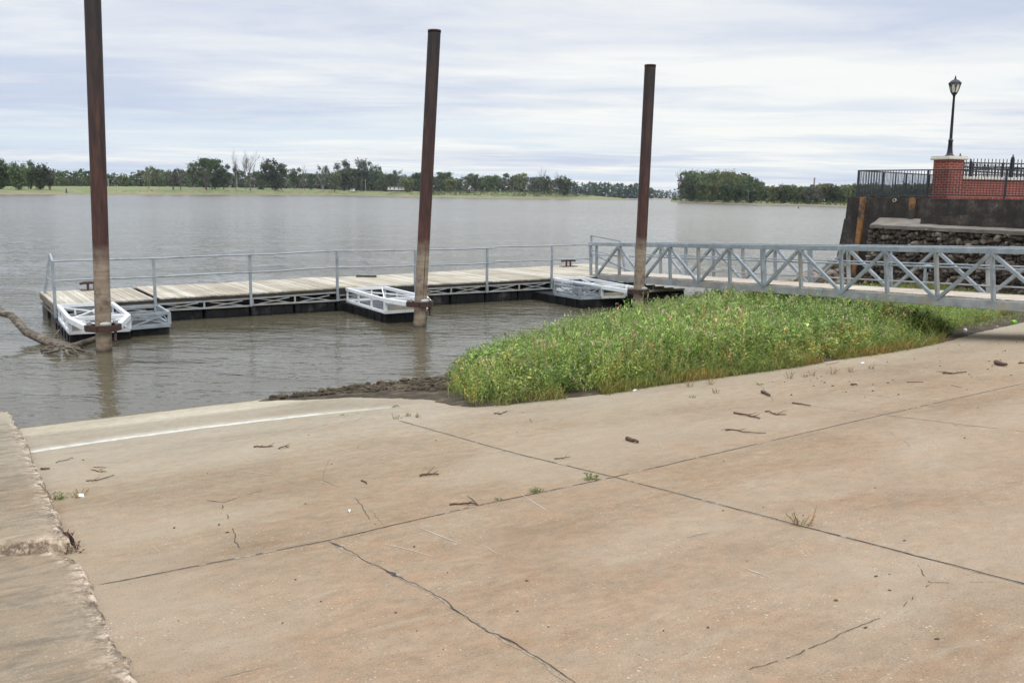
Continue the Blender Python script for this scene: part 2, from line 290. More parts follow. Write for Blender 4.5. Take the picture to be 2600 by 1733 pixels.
def leafmat(name, trans=0.35, rough=0.55):
    m, nt, b, v = mat(name)
    at_ = N(nt, 'ShaderNodeAttribute', attribute_name='tint')
    g = N(nt, 'ShaderNodeNewGeometry'); oi = N(nt, 'ShaderNodeObjectInfo')
    c = Mix(nt, 1.0, at_.outputs['Color'], Ramp(nt, g.outputs['Random Per Island'], [(0.0, (0.45, 0.50, 0.45)), (0.5, (0.95, 0.97, 0.95)), (0.85, (1.30, 1.28, 1.25)), (1.0, (1.9, 1.8, 1.9))]), 'MULTIPLY')
    c = Mix(nt, 1.0, c, oi.outputs['Color'], 'MULTIPLY')
    L(nt, c, b.inputs['Base Color']); b.inputs['Roughness'].default_value = rough; b.inputs['Specular IOR Level'].default_value = 0.3
    tr = N(nt, 'ShaderNodeBsdfTranslucent'); L(nt, c, tr.inputs[0])
    mx = N(nt, 'ShaderNodeMixShader', i_0=trans); L(nt, b.outputs[0], mx.inputs[1]); L(nt, tr.outputs[0], mx.inputs[2])
    L(nt, mx.outputs[0], nt.nodes['Material Output'].inputs[0]); return m
LEAF = leafmat('tree_foliage', 0.25, 0.7); WEED = leafmat('weed_leaves', 0.40, 0.5)

def bankmat():
    m, nt, b, v = mat('far_bank_grass_and_mud')
    s = N(nt, 'ShaderNodeSeparateXYZ'); L(nt, v, s.inputs[0])
    g = Ramp(nt, Noise(nt, Map(nt, v, (0.02, 0.12, 1)), 1.0, 6, 0.6), [(0.30, (0.06, 0.10, 0.03)), (0.45, (0.12, 0.16, 0.05)), (0.56, (0.19, 0.18, 0.075)), (0.70, (0.27, 0.215, 0.12))])
    zz = Mth(nt, 'ADD', s.outputs[2], Mth(nt, 'MULTIPLY', Mth(nt, 'SUBTRACT', Noise(nt, Map(nt, v, (0.03, 0.03, 1)), 1.0, 4, 0.6), 0.5), 1.6))
    c = Mix(nt, Ramp(nt, zz, [(0.30, 0.0), (0.85, 1.0)]), (0.20, 0.145, 0.095), g)
    L(nt, c, b.inputs['Base Color']); b.inputs['Roughness'].default_value = 0.95; return m
BANKM = bankmat()

def seawallmat():
    m, nt, b, v = mat('stained_seawall_concrete')
    c = Ramp(nt, Noise(nt, v, 1.5, 9, 0.76), [(0.30, (0.012, 0.010, 0.008)), (0.5, (0.030, 0.025, 0.020)), (0.60, (0.065, 0.052, 0.041)), (0.70, (0.20, 0.165, 0.13))])
    st = Ramp(nt, Noise(nt, Map(nt, v, (3.5, 3.5, 0.25)), 1.0, 5, 0.6), [(0.3, (0.55, 0.55, 0.55)), (0.62, (1.1, 1.1, 1.1))])
    c = Mix(nt, 1.0, c, st, 'MULTIPLY')
    L(nt, c, b.inputs['Base Color']); b.inputs['Roughness'].default_value = 0.85
    bump(nt, b, Noise(nt, v, 9.0, 6, 0.7), 0.5, 0.03); return m
SEAW = seawallmat()
LEDGE = simple('weathered_ledge_concrete', (0.17, 0.15, 0.125), 0.9, 0.0, 0.35, 1.3, 0.4)
def stonemat():
    m, nt, b, v = mat('dark_rubble_stone')
    g = N(nt, 'ShaderNodeNewGeometry')
    base = Ramp(nt, g.outputs['Random Per Island'], [(0.0, (0.024, 0.019, 0.014)), (0.5, (0.060, 0.048, 0.036)), (0.82, (0.115, 0.092, 0.070)), (1.0, (0.26, 0.22, 0.18))])
    c = Mix(nt, 1.0, base, Ramp(nt, Noise(nt, v, 6.0, 6, 0.7), [(0.3, (0.5, 0.5, 0.5)), (0.7, (1.6, 1.55, 1.5))]), 'MULTIPLY')
    L(nt, c, b.inputs['Base Color']); b.inputs['Roughness'].default_value = 0.85
    bump(nt, b, Noise(nt, v, 14.0, 6, 0.7), 0.6, 0.03); return m
STONE = stonemat()
def brickmat():
    m, nt, b, v = mat('red_brick')
    s = N(nt, 'ShaderNodeSeparateXYZ'); L(nt, v, s.inputs[0])
    cb = N(nt, 'ShaderNodeCombineXYZ'); L(nt, Mth(nt, 'ADD', s.outputs[0], s.outputs[1]), cb.inputs[0]); L(nt, s.outputs[2], cb.inputs[1])
    br = N(nt, 'ShaderNodeTexBrick', i_Scale=1.0, i_Mortar_Size=0.012, i_Bias=-0.1)
    br.inputs['Brick Width'].default_value = 0.30; br.inputs['Row Height'].default_value = 0.105
    br.inputs['Color1'].default_value = (0.24, 0.045, 0.028, 1); br.inputs['Color2'].default_value = (0.17, 0.032, 0.022, 1); br.inputs['Mortar'].default_value = (0.33, 0.20, 0.16, 1)
    L(nt, cb.outputs[0], br.inputs['Vector'])
    c = Mix(nt, 0.7, br.outputs[0], Ramp(nt, Noise(nt, v, 3.0, 6, 0.6), [(0.3, (0.7, 0.7, 0.7)), (0.7, (1.25, 1.25, 1.25))]), 'MULTIPLY')
    L(nt, c, b.inputs['Base Color']); b.inputs['Roughness'].default_value = 0.85
    bump(nt, b, br.outputs['Fac'], -0.4, 0.01); return m
BRICK = brickmat()
def logmat():
    m, nt, b, v = mat('weathered_driftwood')
    g = Noise(nt, Map(nt, v, (3, 16, 16), rot=(0, 0, -0.5)), 1.0, 6, 0.65)
    c = Ramp(nt, g, [(0.30, (0.030, 0.022, 0.015)), (0.48, (0.10, 0.080, 0.058)), (0.62, (0.22, 0.185, 0.14))])
    L(nt, c, b.inputs['Base Color']); b.inputs['Roughness'].default_value = 0.9
    bump(nt, b, g, 0.9, 0.03); return m
LOGM = logmat()

# ------------------------------------------------------------------ mesh building
class MB:
    def __init__(s): s.v = []; s.f = []; s.smooth = set()
    def add(s, vs, fs, smooth=False):
        o = len(s.v); s.v += [tuple(map(float, p)) for p in vs]
        for f in fs:
            if smooth: s.smooth.add(len(s.f))
            s.f.append(tuple(i + o for i in f))
    def box(s, c, sx, sy, sz, X=(1, 0, 0), Y=(0, 1, 0), Z=(0, 0, 1), bev=0.0):
        c, X, Y, Z = map(lambda a: np.asarray(a, float), (c, X, Y, Z)); hx, hy, hz = sx / 2, sy / 2, sz / 2
        if bev <= 0:
            vs = [c + X * hx * i + Y * hy * j + Z * hz * k for i in (-1, 1) for j in (-1, 1) for k in (-1, 1)]
            s.add(vs, [(0, 1, 3, 2), (4, 6, 7, 5), (0, 4, 5, 1), (2, 3, 7, 6), (0, 2, 6, 4), (1, 5, 7, 3)]); return
        bm = min(bev, hx * .9, hy * .9, hz * .9)
        oc = [(-1, -1), (1, -1), (1, 1), (-1, 1)]
        rings = []
        for k, ins in ((-hz, bm), (-hz + bm, 0), (hz - bm, 0), (hz, bm)):
            r = []
            for i, j in oc:
                a, b2 = hx - ins, hy - ins
                if (i, j) in ((-1, -1), (1, 1)): pts = ((i * a, j * (b2 - bm)), (i * (a - bm), j * b2))
                else: pts = ((i * (a - bm), j * b2), (i * a, j * (b2 - bm)))
                r += [c + X * p[0] + Y * p[1] + Z * k for p in pts]
            rings.append(r)
        vs = [p for r in rings for p in r]; fs = []
        for k in range(3):
            for i in range(8): fs.append((k * 8 + i, k * 8 + (i + 1) % 8, k * 8 + 8 + (i + 1) % 8, k * 8 + 8 + i))
        fs += [tuple(range(7, -1, -1)), tuple(range(24, 32))]
        s.add(vs, fs)
    def bar(s, p, q2, wd, ht, up=(0, 0, 1), bev=0.0):
        p, q2 = np.asarray(p, float), np.asarray(q2, float); d = q2 - p; Ln = np.linalg.norm(d); d = d / Ln
        up = np.asarray(up, float)
        if abs(d @ up) > 0.98: up = np.array([0, 1.0, 0])
        sd = np.cross(up, d); sd /= np.linalg.norm(sd); up2 = np.cross(d, sd)
        s.box((p + q2) / 2, Ln, wd, ht, d, sd, up2, bev)
    def tube(s, pts, rad, n=8, cap=True, smooth=True):
        pts = [np.asarray(p, float) for p in pts]; m = len(pts)
        if not isinstance(rad, (list, tuple)): rad = [rad] * m
        rings = []; ref = None
        for i, p in enumerate(pts):
            d = pts[min(i + 1, m - 1)] - pts[max(i - 1, 0)]; d = d / (np.linalg.norm(d) + 1e-9)
            if ref is None:
                ref = np.array([0, 0, 1.0]) if abs(d[2]) < 0.9 else np.array([1.0, 0, 0])
            a = np.cross(d, ref); a /= np.linalg.norm(a) + 1e-9; b2 = np.cross(a, d); ref = b2
            ref = b2 if abs(d @ b2) < 0.9 else ref
            rings += [p + (a * math.cos(t) + b2 * math.sin(t)) * rad[i] for t in [2 * math.pi * k / n for k in range(n)]]
        fs = [(i * n + k, i * n + (k + 1) % n, (i + 1) * n + (k + 1) % n, (i + 1) * n + k) for i in range(m - 1) for k in range(n)]
        s.add(rings, fs, smooth)
        if cap: s.add(rings[:n], [tuple(range(n - 1, -1, -1))]); s.add(rings[-n:], [tuple(range(n))])
    def lathe(s, c, prof, n=16, smooth=True, axis=None):
        c = np.asarray(c, float); vs = []
        for r, z in prof: vs += [c + np.array([r * math.cos(2 * math.pi * k / n), r * math.sin(2 * math.pi * k / n), z]) for k in range(n)]
        m = len(prof)
        fs = [(i * n + k, i * n + (k + 1) % n, (i + 1) * n + (k + 1) % n, (i + 1) * n + k) for i in range(m - 1) for k in range(n)]
        s.add(vs, fs, smooth); s.add(vs[:n], [tuple(range(n - 1, -1, -1))]); s.add(vs[-n:], [tuple(range(n))])
    def quad(s, *p): s.add(p, [tuple(range(len(p)))])
    def prism(s, poly, z0, z1):
        n = len(poly)
        g = lambda z, i: z[i] if isinstance(z, (list, tuple)) else z
        vs = [(p[0], p[1], g(z0, i)) for i, p in enumerate(poly)] + [(p[0], p[1], g(z1, i)) for i, p in enumerate(poly)]
        s.add(vs, [tuple(range(n - 1, -1, -1)), tuple(range(n, 2 * n))] + [(i, (i + 1) % n, n + (i + 1) % n, n + i) for i in range(n)])
    def rock(s, c, rx, ry, rz, seed, sub=2, amp=0.28, rot=0.0):
        v, f = ICO[sub]; fr = 1.1; o = Vector((seed * 3.17, seed * 1.31, seed * 0.7)); cs, sn = math.cos(rot), math.sin(rot); vs = []
        for p in v:
            k = 1 + amp * mnoise.noise(Vector(p) * fr + o) * 1.6 + amp * 0.5 * mnoise.noise(Vector(p) * 2.6 + o)
            x, y, z = p[0] * k * rx, p[1] * k * ry, p[2] * k * rz
            vs.append((c[0] + x * cs - y * sn, c[1] + x * sn + y * cs, c[2] + z))
        s.add(vs, f)
    def build(s, name, m, parent=None, origin=None):
        me = bpy.data.meshes.new(name); o = np.zeros(3) if origin is None else np.asarray(origin, float)
        vs = np.asarray(s.v, float) - o
        me.from_pydata(vs.tolist(), [], s.f); me.materials.append(m)
        if s.smooth:
            fl = np.zeros(len(s.f), bool); fl[list(s.smooth)] = True; me.polygons.foreach_set('use_smooth', fl)
        me.update()
        ob = bpy.data.objects.new(name, me); col.objects.link(ob)
        if parent is not None: ob.parent = parent
        else: ob.location = o
        return ob
def _ico(sub):
    import bmesh
    bm = bmesh.new(); bmesh.ops.create_icosphere(bm, subdivisions=sub, radius=1.0)
    v = [tuple(x.co) for x in bm.verts]; f = [tuple(x.index for x in fc.verts) for fc in bm.faces]; bm.free(); return v, f
ICO = {1: _ico(1), 2: _ico(2), 3: _ico(3)}
def tag(o, label=None, cat=None, group=None, kind=None):
    if label: o['label'] = label
    if cat: o['category'] = cat
    if group: o['group'] = group
    if kind: o['kind'] = kind
    return o
def thing(name, label, cat, loc=(0, 0, 0), rotz=0.0, group=None):
    o = bpy.data.objects.new(name, None); col.objects.link(o); o.location = tuple(map(float, loc)); o.rotation_euler = (0, 0, rotz); o.empty_display_size = 0.2
    return tag(o, label, cat, group)
def npmesh(name, V, Q, m, tint=None):
    """quads from arrays; tint is one colour per vertex"""
    me = bpy.data.meshes.new(name); me.vertices.add(len(V)); me.vertices.foreach_set('co', np.asarray(V, np.float32).ravel())
    k = Q.shape[1]; me.loops.add(Q.size); me.loops.foreach_set('vertex_index', Q.astype(np.int32).ravel())
    me.polygons.add(len(Q)); me.polygons.foreach_set('loop_start', np.arange(0, Q.size, k, dtype=np.int32)); me.polygons.foreach_set('loop_total', np.full(len(Q), k, np.int32))
    me.materials.append(m); me.update(calc_edges=True); me.validate()
    if tint is not None:
        a = me.color_attributes.new('tint', 'FLOAT_COLOR', 'POINT'); c = np.ones((len(V), 4), np.float32); c[:, :3] = tint; a.data.foreach_set('color', c.ravel())
    return me
def npobj(name, me, parent=None):
    o = bpy.data.objects.new(name, me); col.objects.link(o)
    if parent is not None: o.parent = parent
    return o

# ================================================================== THE SETTING
m = MB(); nx = 2
for (xa, xb, ya, yb) in ((-1500, 1500, -40, 2300),):
    m.quad((xa, ya, 0), (xb, ya, 0), (xb, yb, 0), (xa, yb, 0))
tag(m.build('river_water', WATER), 'wide grey brown river with small ripples', 'river', kind='structure')

# concrete boat ramp (local axes: x along the shore, y up the slope)
m = MB(); nu, nv = 60, 40
us = np.linspace(-14, 60, nu); vs_ = np.linspace(-9, 40, nv)
m.add([(a, b, 0) for b in vs_ for a in us], [(j * nu + i, j * nu + i + 1, (j + 1) * nu + i + 1, (j + 1) * nu + i) for j in range(nv - 1) for i in range(nu - 1)])
pav = m.build('pavement', CONC); pav.matrix_world = RM
tag(pav, 'brown stained concrete boat ramp sloping into the river', 'boat ramp', kind='structure')
def ribbon(pts, wd, rough, wides=(), step=0.05, lift=0.004):
    """irregular groove through photo points lying on the ramp"""
    uv = [np.array(ruv(*p)) for p in pts]; line = [uv[0]]
    for a, b in zip(uv[:-1], uv[1:]):
        k = max(1, int(np.linalg.norm(b - a) / step)); line += [a + (b - a) * (i / k) for i in range(1, k + 1)]
    line = np.array(line); n_ = len(line); d = np.gradient(line, axis=0); d /= np.linalg.norm(d, axis=1)[:, None] + 1e-9; nn = np.stack([-d[:, 1], d[:, 0]], 1)
    sd = R.random() * 50
    wob = np.array([mnoise.noise(Vector((i * step * 3, sd, 0))) * rough + mnoise.noise(Vector((i * step * 14, sd, 3))) * rough * 0.45 for i in range(n_)])
    ww = np.array([wd * (0.55 + 0.9 * abs(mnoise.noise(Vector((i * step * 5, sd, 9)))) + 0.5 * R.random()) for i in range(n_)])
    for (t, l, k) in wides: ww += k * np.exp(-((np.arange(n_) / max(1, n_ - 1) - t) / l) ** 2)
    tp = np.minimum(1, np.minimum(np.arange(n_), np.arange(n_)[::-1]) / 4.0 + 0.15); ww = ww * tp
    c = line + nn * wob[:, None]; a = c + nn * ww[:, None] / 2; b = c - nn * ww[:, None] / 2
    return a, b, n_, lift
def add_ribbon(m, *a, **k):
    A_, B_, n_, lf = ribbon(*a, **{x: y for x, y in k.items() if x != 'rough_break'})
    sd = R.random() * 40; br = k.get('rough_break', 0.30)
    m.add([(p[0], p[1], lf) for p in A_] + [(p[0], p[1], lf) for p in B_], [(i, i + 1, n_ + i + 1, n_ + i) for i in range(n_ - 1) if lf < .0035 or mnoise.noise(Vector((i * .13, sd, 0))) + .5 * mnoise.noise(Vector((i * .5, sd, 2))) > -br])
J1 = [q(225, 1343), q(490, 1292), q(755, 1240), q(1100, 1160), q(1410, 1095), q(2030, 952), q(2352, 880), (2720, 945)]
J2 = [q(915, 965), q(1180, 1040), q(1410, 1095), q(1840, 1207), q(2352, 1340), (2760, 1530)]
for nm, pts, wd, rg, wides in (('joint', J1, 0.012, 0.014, ()), ('joint', J2, 0.012, 0.009, ())):
    mm = MB(); add_ribbon(mm, pts, wd, rg, wides); mm.build(nm, CRACK, pav)
    mm = MB(); add_ribbon(mm, pts, wd * 2.6, rg, (), 0.03, 0.002); mm.build('joint_edge', CHIP, pav)
mm = MB()
for pts, wd in (([(2238, 1052), (2420, 1075), (2640, 1100)], 0.010), ([(1965, 1019), (2100, 1036), (2238, 1052)], 0.005), ([(2206, 926), (2350, 934), (2491, 940)], 0.012), ([(2491, 940), (2560, 935)], 0.006)):
    add_ribbon(mm, pts, wd, 0.006)
mm.build('hairline_joint', CRACK, pav)
C1 = [q(752, 1243), q(790, 1260), q(905, 1320), q(1010, 1377), q(1100, 1437), q(1180, 1477), q(1240, 1522), q(1330, 1580)]
mm = MB(); add_ribbon(mm, C1, 0.005, 0.03, ((0.04, 0.02, 0.022), (0.33, 0.025, 0.028), (0.6, 0.02, 0.008), (0.78, 0.02, 0.010)), 0.02, rough_break=.6); mm.build('crack', CRACK, pav)
mm = MB(); add_ribbon(mm, C1, 0.012, 0.03, ((0.05, 0.04, 0.03), (0.34, 0.05, 0.04)), 0.02, 0.002); mm.build('crack_edge', CHIP, pav)
s7 = lambda x, y: (500 + x * .3507, 950 + y * .3507)
z8 = lambda x, y: (1700 + x * .3954, 780 + y * .3954)
p8 = lambda x, y: (1100 + x * .2975, 750 + y * .2975)
mm = MB()
for pts, wd in (
    ([s7(190, 940), s7(215, 1010), s7(265, 1130), s7(275, 1200), s7(318, 1300)], 0.010), ([s7(50, 910), s7(190, 930), s7(330, 880), s7(480, 840)], 0.012),
    ([s7(1130, 890), s7(1200, 965), s7(1260, 1040), s7(1310, 1100)], 0.008), ([s7(800, 750), s7(910, 765), s7(980, 790), s7(1040, 820)], 0.006),
    ([q(2105, 1295), q(2138, 1337), q(2290, 1337)], 0.008), ([q(2138, 1340), q(2060, 1400), q(1820, 1505), q(1640, 1567)], 0.007),
    ([s7(1925, 450), s7(1980, 430), s7(2030, 415)], 0.010), ([s7(160, 490), s7(400, 455), s7(490, 450), s7(780, 400), s7(930, 365), s7(1130, 345), s7(1260, 290)], 0.008),
    ([q(490, 1562), q(620, 1530)], 0.005), ([p8(620, 985), p8(760, 990), p8(850, 960), p8(910, 935)], 0.010), ([p8(760, 990), p8(820, 1050), p8(855, 1090)], 0.010),
    ([z8(430, 575), z8(560, 560), z8(760, 548)], 0.010), ([z8(985, 555), z8(1090, 525), z8(1270, 510)], 0.008), ([z8(1180, 552), z8(1360, 572), z8(1440, 582)], 0.012),
    ([z8(570, 490), z8(620, 540), z8(670, 605)], 0.008), ([z8(550, 495), z8(790, 460), z8(1050, 430)], 0.010),
    ([z8(1620, 762), z8(1770, 755)], 0.012), ([z8(1815, 748), z8(1860, 765), z8(1970, 765)], 0.014), ([z8(1400, 800), z8(1500, 860), z8(1540, 900)], 0.005),
    ([s7(1870, 610), s7(2000, 595), s7(2130, 570), s7(2270, 550)], 0.009), ([s7(0, 740), s7(130, 730), s7(290, 690)], 0.006), ([q(1280, 1160), q(1420, 1168), q(1500, 1172)], 0.004),
    ([q(850, 1170), q(880, 1205)], 0.005), ([q(1640, 1220), q(1530, 1245)], 0.004), ([q(2300, 1110), q(2352, 1105)], 0.005)):
    add_ribbon(mm, pts, wd * .62, 0.03, (), 0.025, rough_break=.12)
mm.build('fine_crack', CRACK, pav)
# pale scratches across the concrete
mm = MB()
for pts in ([s7(1340, 1225), s7(1560, 1275), s7(1750, 1330)], [s7(2050, 1220), s7(2180, 1300)], [s7(890, 490), s7(1170, 580)], [s7(1300, 530), s7(1500, 590)], [s7(300, 590), s7(430, 640)], [q(1190, 1130), q(1260, 1175)], [z8(1950, 270), z8(2020, 290)], [z8(2170, 280), z8(2270, 305)], [q(960, 1210), q(1060, 1250)], [q(1700, 1300), q(1780, 1330)], [q(540, 1080), q(640, 1092)]):
    add_ribbon(mm, pts, 0.008, 0.01, (), 0.05, 0.003)
mm.build('scratch', simple('scraped_concrete', (0.46, 0.41, 0.35), 0.9, 0, 0.2, 20, 0), pav)

# old raised slabs along the left edge of the ramp
def seg_dist(P_, poly, closed=True):
    n_ = len(poly); best = np.full(len(P_), 1e9)
    for i in range(n_ if closed else n_ - 1):
        a, b = poly[i], poly[(i + 1) % n_]; ab_ = b - a; t = np.clip(((P_ - a) @ ab_) / (ab_ @ ab_ + 1e-12), 0, 1)
        best = np.minimum(best, np.linalg.norm(P_ - (a + t[:, None] * ab_), axis=1))
    return best
def inside(P_, poly):
    c = np.zeros(len(P_), bool); n_ = len(poly)
    for i in range(n_):
        a, b = poly[i], poly[(i + 1) % n_]
        cond = ((a[1] > P_[:, 1]) != (b[1] > P_[:, 1])) & (P_[:, 0] < (b[0] - a[0]) * (P_[:, 1] - a[1]) / (b[1] - a[1] + 1e-12) + a[0])
        c ^= cond
    return c
def sdist(P_, poly): d = seg_dist(P_, poly); return np.where(inside(P_, poly), d, -d)
def fbm(P_, sc_, off=0.0, oct_=3):
    return np.array([mnoise.fractal(Vector((p[0] * sc_ + off, p[1] * sc_ - off, off)), 1.0, 2.0, oct_) for p in P_])
def slab(name, edge_px, back, hgt, label, step=0.021):
    e = [np.array(ruv(px, py, hgt)) for px, py in edge_px]
    poly = np.array(e + [np.array(b) for b in back])
    lo, hi = poly.min(0) - 0.15, poly.max(0) + 0.15
    lo[0] = max(lo[0], hi[0] - 9.0)
    gx = np.arange(max(lo[0], max(p[0] for p in e) - 6.5), max(p[0] for p in e) + .2, step); gy = np.arange(max(lo[1], min(p[1] for p in e) - 1.2), min(hi[1], max(p[1] for p in e) + .3), step); X, Y = np.meshgrid(gx, gy); P_ = np.stack([X.ravel(), Y.ravel()], 1)
    d = sdist(P_, poly); near = np.abs(d) < 0.5
    nz = np.zeros(len(P_)); nz[near] = fbm(P_[near], 5.0, 3.3, 4); nb = np.zeros(len(P_)); nb[near] = fbm(P_[near], 24.0, 7.1, 2)
    d2 = d + nz * 0.045 + nb * 0.022
    t = np.clip((d2 + 0.02) / 0.045, 0, 1); z = -0.05 + (hgt + 0.05) * (t * t * (3 - 2 * t)) ** 0.6; z = z - .022 * np.clip(1 - np.abs(d2 - .05) / .09, 0, 1) * np.clip(.5 + nz * 1.6, 0, 1)
    pit = np.clip(0.5 - np.abs(d - 0.06) * 3.2, 0, 1) * np.clip(nb - 0.05, 0, 1) * 0.06
    z = z + nz * 0.004 - pit; z[d2 < -0.06] = -0.05
    keep = d > -0.16; ny, nx_ = X.shape; K = keep.reshape(ny, nx_)
    idx = np.arange(ny * nx_).reshape(ny, nx_)
    qs = np.stack([idx[:-1, :-1], idx[:-1, 1:], idx[1:, 1:], idx[1:, :-1]], -1).reshape(-1, 4)
    kk = (K[:-1, :-1] & K[:-1, 1:] & K[1:, 1:] & K[1:, :-1]).ravel()
    ed = np.exp(-np.abs(d2 - .02) / .07); me = npmesh(name, np.column_stack([P_, z]), qs[kk], SLABM, np.stack([ed, np.clip(nb * 2, 0, 1), ed * 0], 1)); me.polygons.foreach_set('use_smooth', np.ones(len(me.polygons), bool))
    o = npobj(name, me); o.matrix_world = RM; tag(o, label, 'concrete slab', 'old slabs beside the boat ramp', 'structure'); return o
slab('pavement', [q(-60, 800), q(0, 907), q(45, 985), q(78, 1055), q(112, 1130), q(140, 1188), q(150, 1225), q(128, 1234), q(90, 1240), q(40, 1247), q(0, 1249)], [(-6, 6.4), (-7, -3)], 0.15, 'farther raised concrete slab at the left running down into the water')
slab('pavement', [q(0, 1254), q(60, 1256), q(110, 1260), q(160, 1270), q(188, 1288), q(205, 1320), q(222, 1365), q(245, 1415), q(268, 1475), q(300, 1530), q(328, 1575), q(380, 1680)], [(3, 16), (-6, 16), (-7, 6.9)], 0.055, 'nearer raised concrete slab with crumbling edge at bottom left')

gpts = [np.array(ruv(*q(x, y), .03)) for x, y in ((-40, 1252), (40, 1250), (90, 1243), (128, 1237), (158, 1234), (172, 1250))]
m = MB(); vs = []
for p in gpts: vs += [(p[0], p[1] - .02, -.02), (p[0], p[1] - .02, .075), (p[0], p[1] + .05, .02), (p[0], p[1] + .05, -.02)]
m.add(vs, [(i * 4 + j, i * 4 + 4 + j, i * 4 + 5 + j, i * 4 + 1 + j) for i in range(len(gpts) - 1) for j in range(3)]); m.build('gap_dirt_and_shade', CRACK, pav)  # dark wedge between the slabs: dirt stain and gap shadow in one dark colour
# mud bar with weeds beside the ramp
front = [(640, 1020), (700, 1016), (800, 1014), (900, 1008), (1000, 1012), (1090, 1014), (1140, 1028), (1200, 1034), (1271, 1030), (1380, 1017), (1548, 999), (1680, 977), (1813, 960), (2012, 933), (2130, 912), (2250, 896), (2321, 884), (2400, 868), (2487, 843), (2600, 818), (2750, 795)]
backp = [(2720, 770), (2560, 748), (2340, 729), (2200, 731), (2050, 740), (1900, 755), (1790, 770), (1690, 786), (1610, 803), (1520, 826), (1400, 862), (1300, 893), (1210, 918), (1140, 940), (1060, 952), (960, 968), (860, 980), (760, 995), (690, 1008)]
FR = [ramp(x, y)[:2] for x, y in front]; BK = [at(x, y, 0.02)[:2] for x, y in backp]
MUDP = np.array(FR + BK)
def mudz(P_, d=None, detail=True):
    if d is None: d = sdist(P_, MUDP)
    t = np.clip((d + 0.4) / 2.6, 0, 1); h = -0.16 + 0.44 * (t * t * (3 - 2 * t))
    if detail: h = h + fbm(P_, 1.3, 1.7, 4) * 0.06 + fbm(P_, 5.5, 4.2, 3) * 0.035
    else: h = h + 0
    rz = SL * ((P_ - RP0[:2]) @ rn[:2])
    return np.maximum(h, rz + np.clip(d * 0.25, -0.12, 0.02) + (fbm(P_, 4.0, 2.0, 3) * 0.018 if detail else 0))
lo, hi = MUDP.min(0) - 0.6, MUDP.max(0) + 0.6; st = 0.13
gx = np.arange(lo[0], hi[0], st); gy = np.arange(lo[1], hi[1], st); X, Y = np.meshgrid(gx, gy); P_ = np.stack([X.ravel(), Y.ravel()], 1)
d = sdist(P_, MUDP); keep = d > -0.5; z = np.full(len(P_), -0.3); z[keep] = mudz(P_[keep], d[keep])
ny, nx_ = X.shape; K = keep.reshape(ny, nx_); idx = np.arange(ny * nx_).reshape(ny, nx_)
qs = np.stack([idx[:-1, :-1], idx[:-1, 1:], idx[1:, 1:], idx[1:, :-1]], -1).reshape(-1, 4); kk = (K[:-1, :-1] & K[:-1, 1:] & K[1:, 1:] & K[1:, :-1]).ravel()
me = npmesh('ground', np.column_stack([P_, z]), qs[kk], MUD); me.polygons.foreach_set('use_smooth', np.ones(len(me.polygons), bool))
tag(npobj('ground', me), 'dark mud bar between the boat ramp and the river', 'mud bank', kind='structure')
# clods along the muddy tongue
m = MB()
for i in range(230):
    t = R.random(); px = 680 + 470 * (t ** 0.8); yl = np.interp(px, [680, 860, 1000, 1140], [1012, 985, 965, 945]); yh_ = np.interp(px, [680, 800, 900, 1000, 1140], [1020, 1015, 1010, 1013, 1028])
    py = R.uniform(yl, yh_); p = at(px, py, 0.02); zz_ = float(mudz(np.array([p[:2]]))[0]); s_ = R.uniform(0.02, 0.07) * (1.3 if R.random() < .15 else 0.8)
    m.rock((p[0], p[1], max(zz_, -0.01) + s_ * 0.2), s_ * 1.5, s_, s_ * 0.7, i, 1, 0.4, R.random() * 6)
tag(m.build('mud', MUD), 'loose dark mud clods along the waterline tongue', 'mud', kind='stuff')

# ------------------------------------------------------------------ far banks
def bank(name, prof, label):
    """prof: (px, waterline py, crest py, field py) -> terrain with a low shore, a crest and a long level field behind"""
    m = MB(); rows = []
    for pr in prof:
        px, yw, yc = pr[:3]; yf = pr[3] if len(pr) > 3 else yc - .6
        a = at(px, yw, 0.0); D = a[1]; b = aty(px, yc, D + 55); dirn = np.array([a[0], a[1], 0]); dirn /= np.linalg.norm(dirn)
        p1 = a - dirn * 6; p1[2] = -0.6; p2 = a + dirn * 8; p2[2] = 0.55; p4 = aty(px, yf, D + 210); p5 = p4 + dirn * 350
        rows.append([p1, a, p2, b, p4, p5])
    k = 6; vs = [p for r in rows for p in r]
    m.add(vs, [(i * k + j, (i + 1) * k + j, (i + 1) * k + j + 1, i * k + j + 1) for i in range(len(rows) - 1) for j in range(k - 1)], True)
    return tag(m.build(name, BANKM), label, 'river bank', kind='structure')
BL = [(-260, 493.5, 480, 472), (-100, 494, 480.5, 472.3), (0, 494.3, 481, 472.3), (120, 494.5, 481, 472.5), (250, 494.5, 481, 472.6), (400, 494.8, 481.5, 472.8), (600, 495, 482, 474), (800, 496, 484, 477), (900, 497, 486.5, 482), (1000, 499.5, 488, 484.5), (1060, 501, 487, 484.5), (1200, 503.5, 487, 485), (1300, 504.5, 488, 486), (1400, 505.5, 491, 489), (1450, 506, 495, 493), (1520, 507.5, 499, 498), (1590, 509, 506, 505)]
bank('river_bank', BL, 'long low grassy far bank across the river at left')
bank('river_bank', [(1600, 504.2, 501.5), (1660, 504.6, 502), (1760, 505, 502.3), (1850, 505.2, 502.5)], 'low distant shore at the head of the side channel')
bank('river_bank', [(1480, 502.4, 499.5), (1540, 503, 500), (1613, 503.6, 500.5), (1680, 504, 501)], 'distant wooded shore beyond the sand spit')
bank('river_bank', [(1702, 512.5, 511), (1730, 514, 507), (1800, 516, 507), (1900, 519.5, 509), (1935, 520.5, 510), (1990, 521, 513.5), (2060, 522.5, 513.5), (2155, 526, 514), (2300, 530, 515), (2480, 534, 516), (2700, 538, 517)], 'wooded island shore on the right with a brown muddy edge')

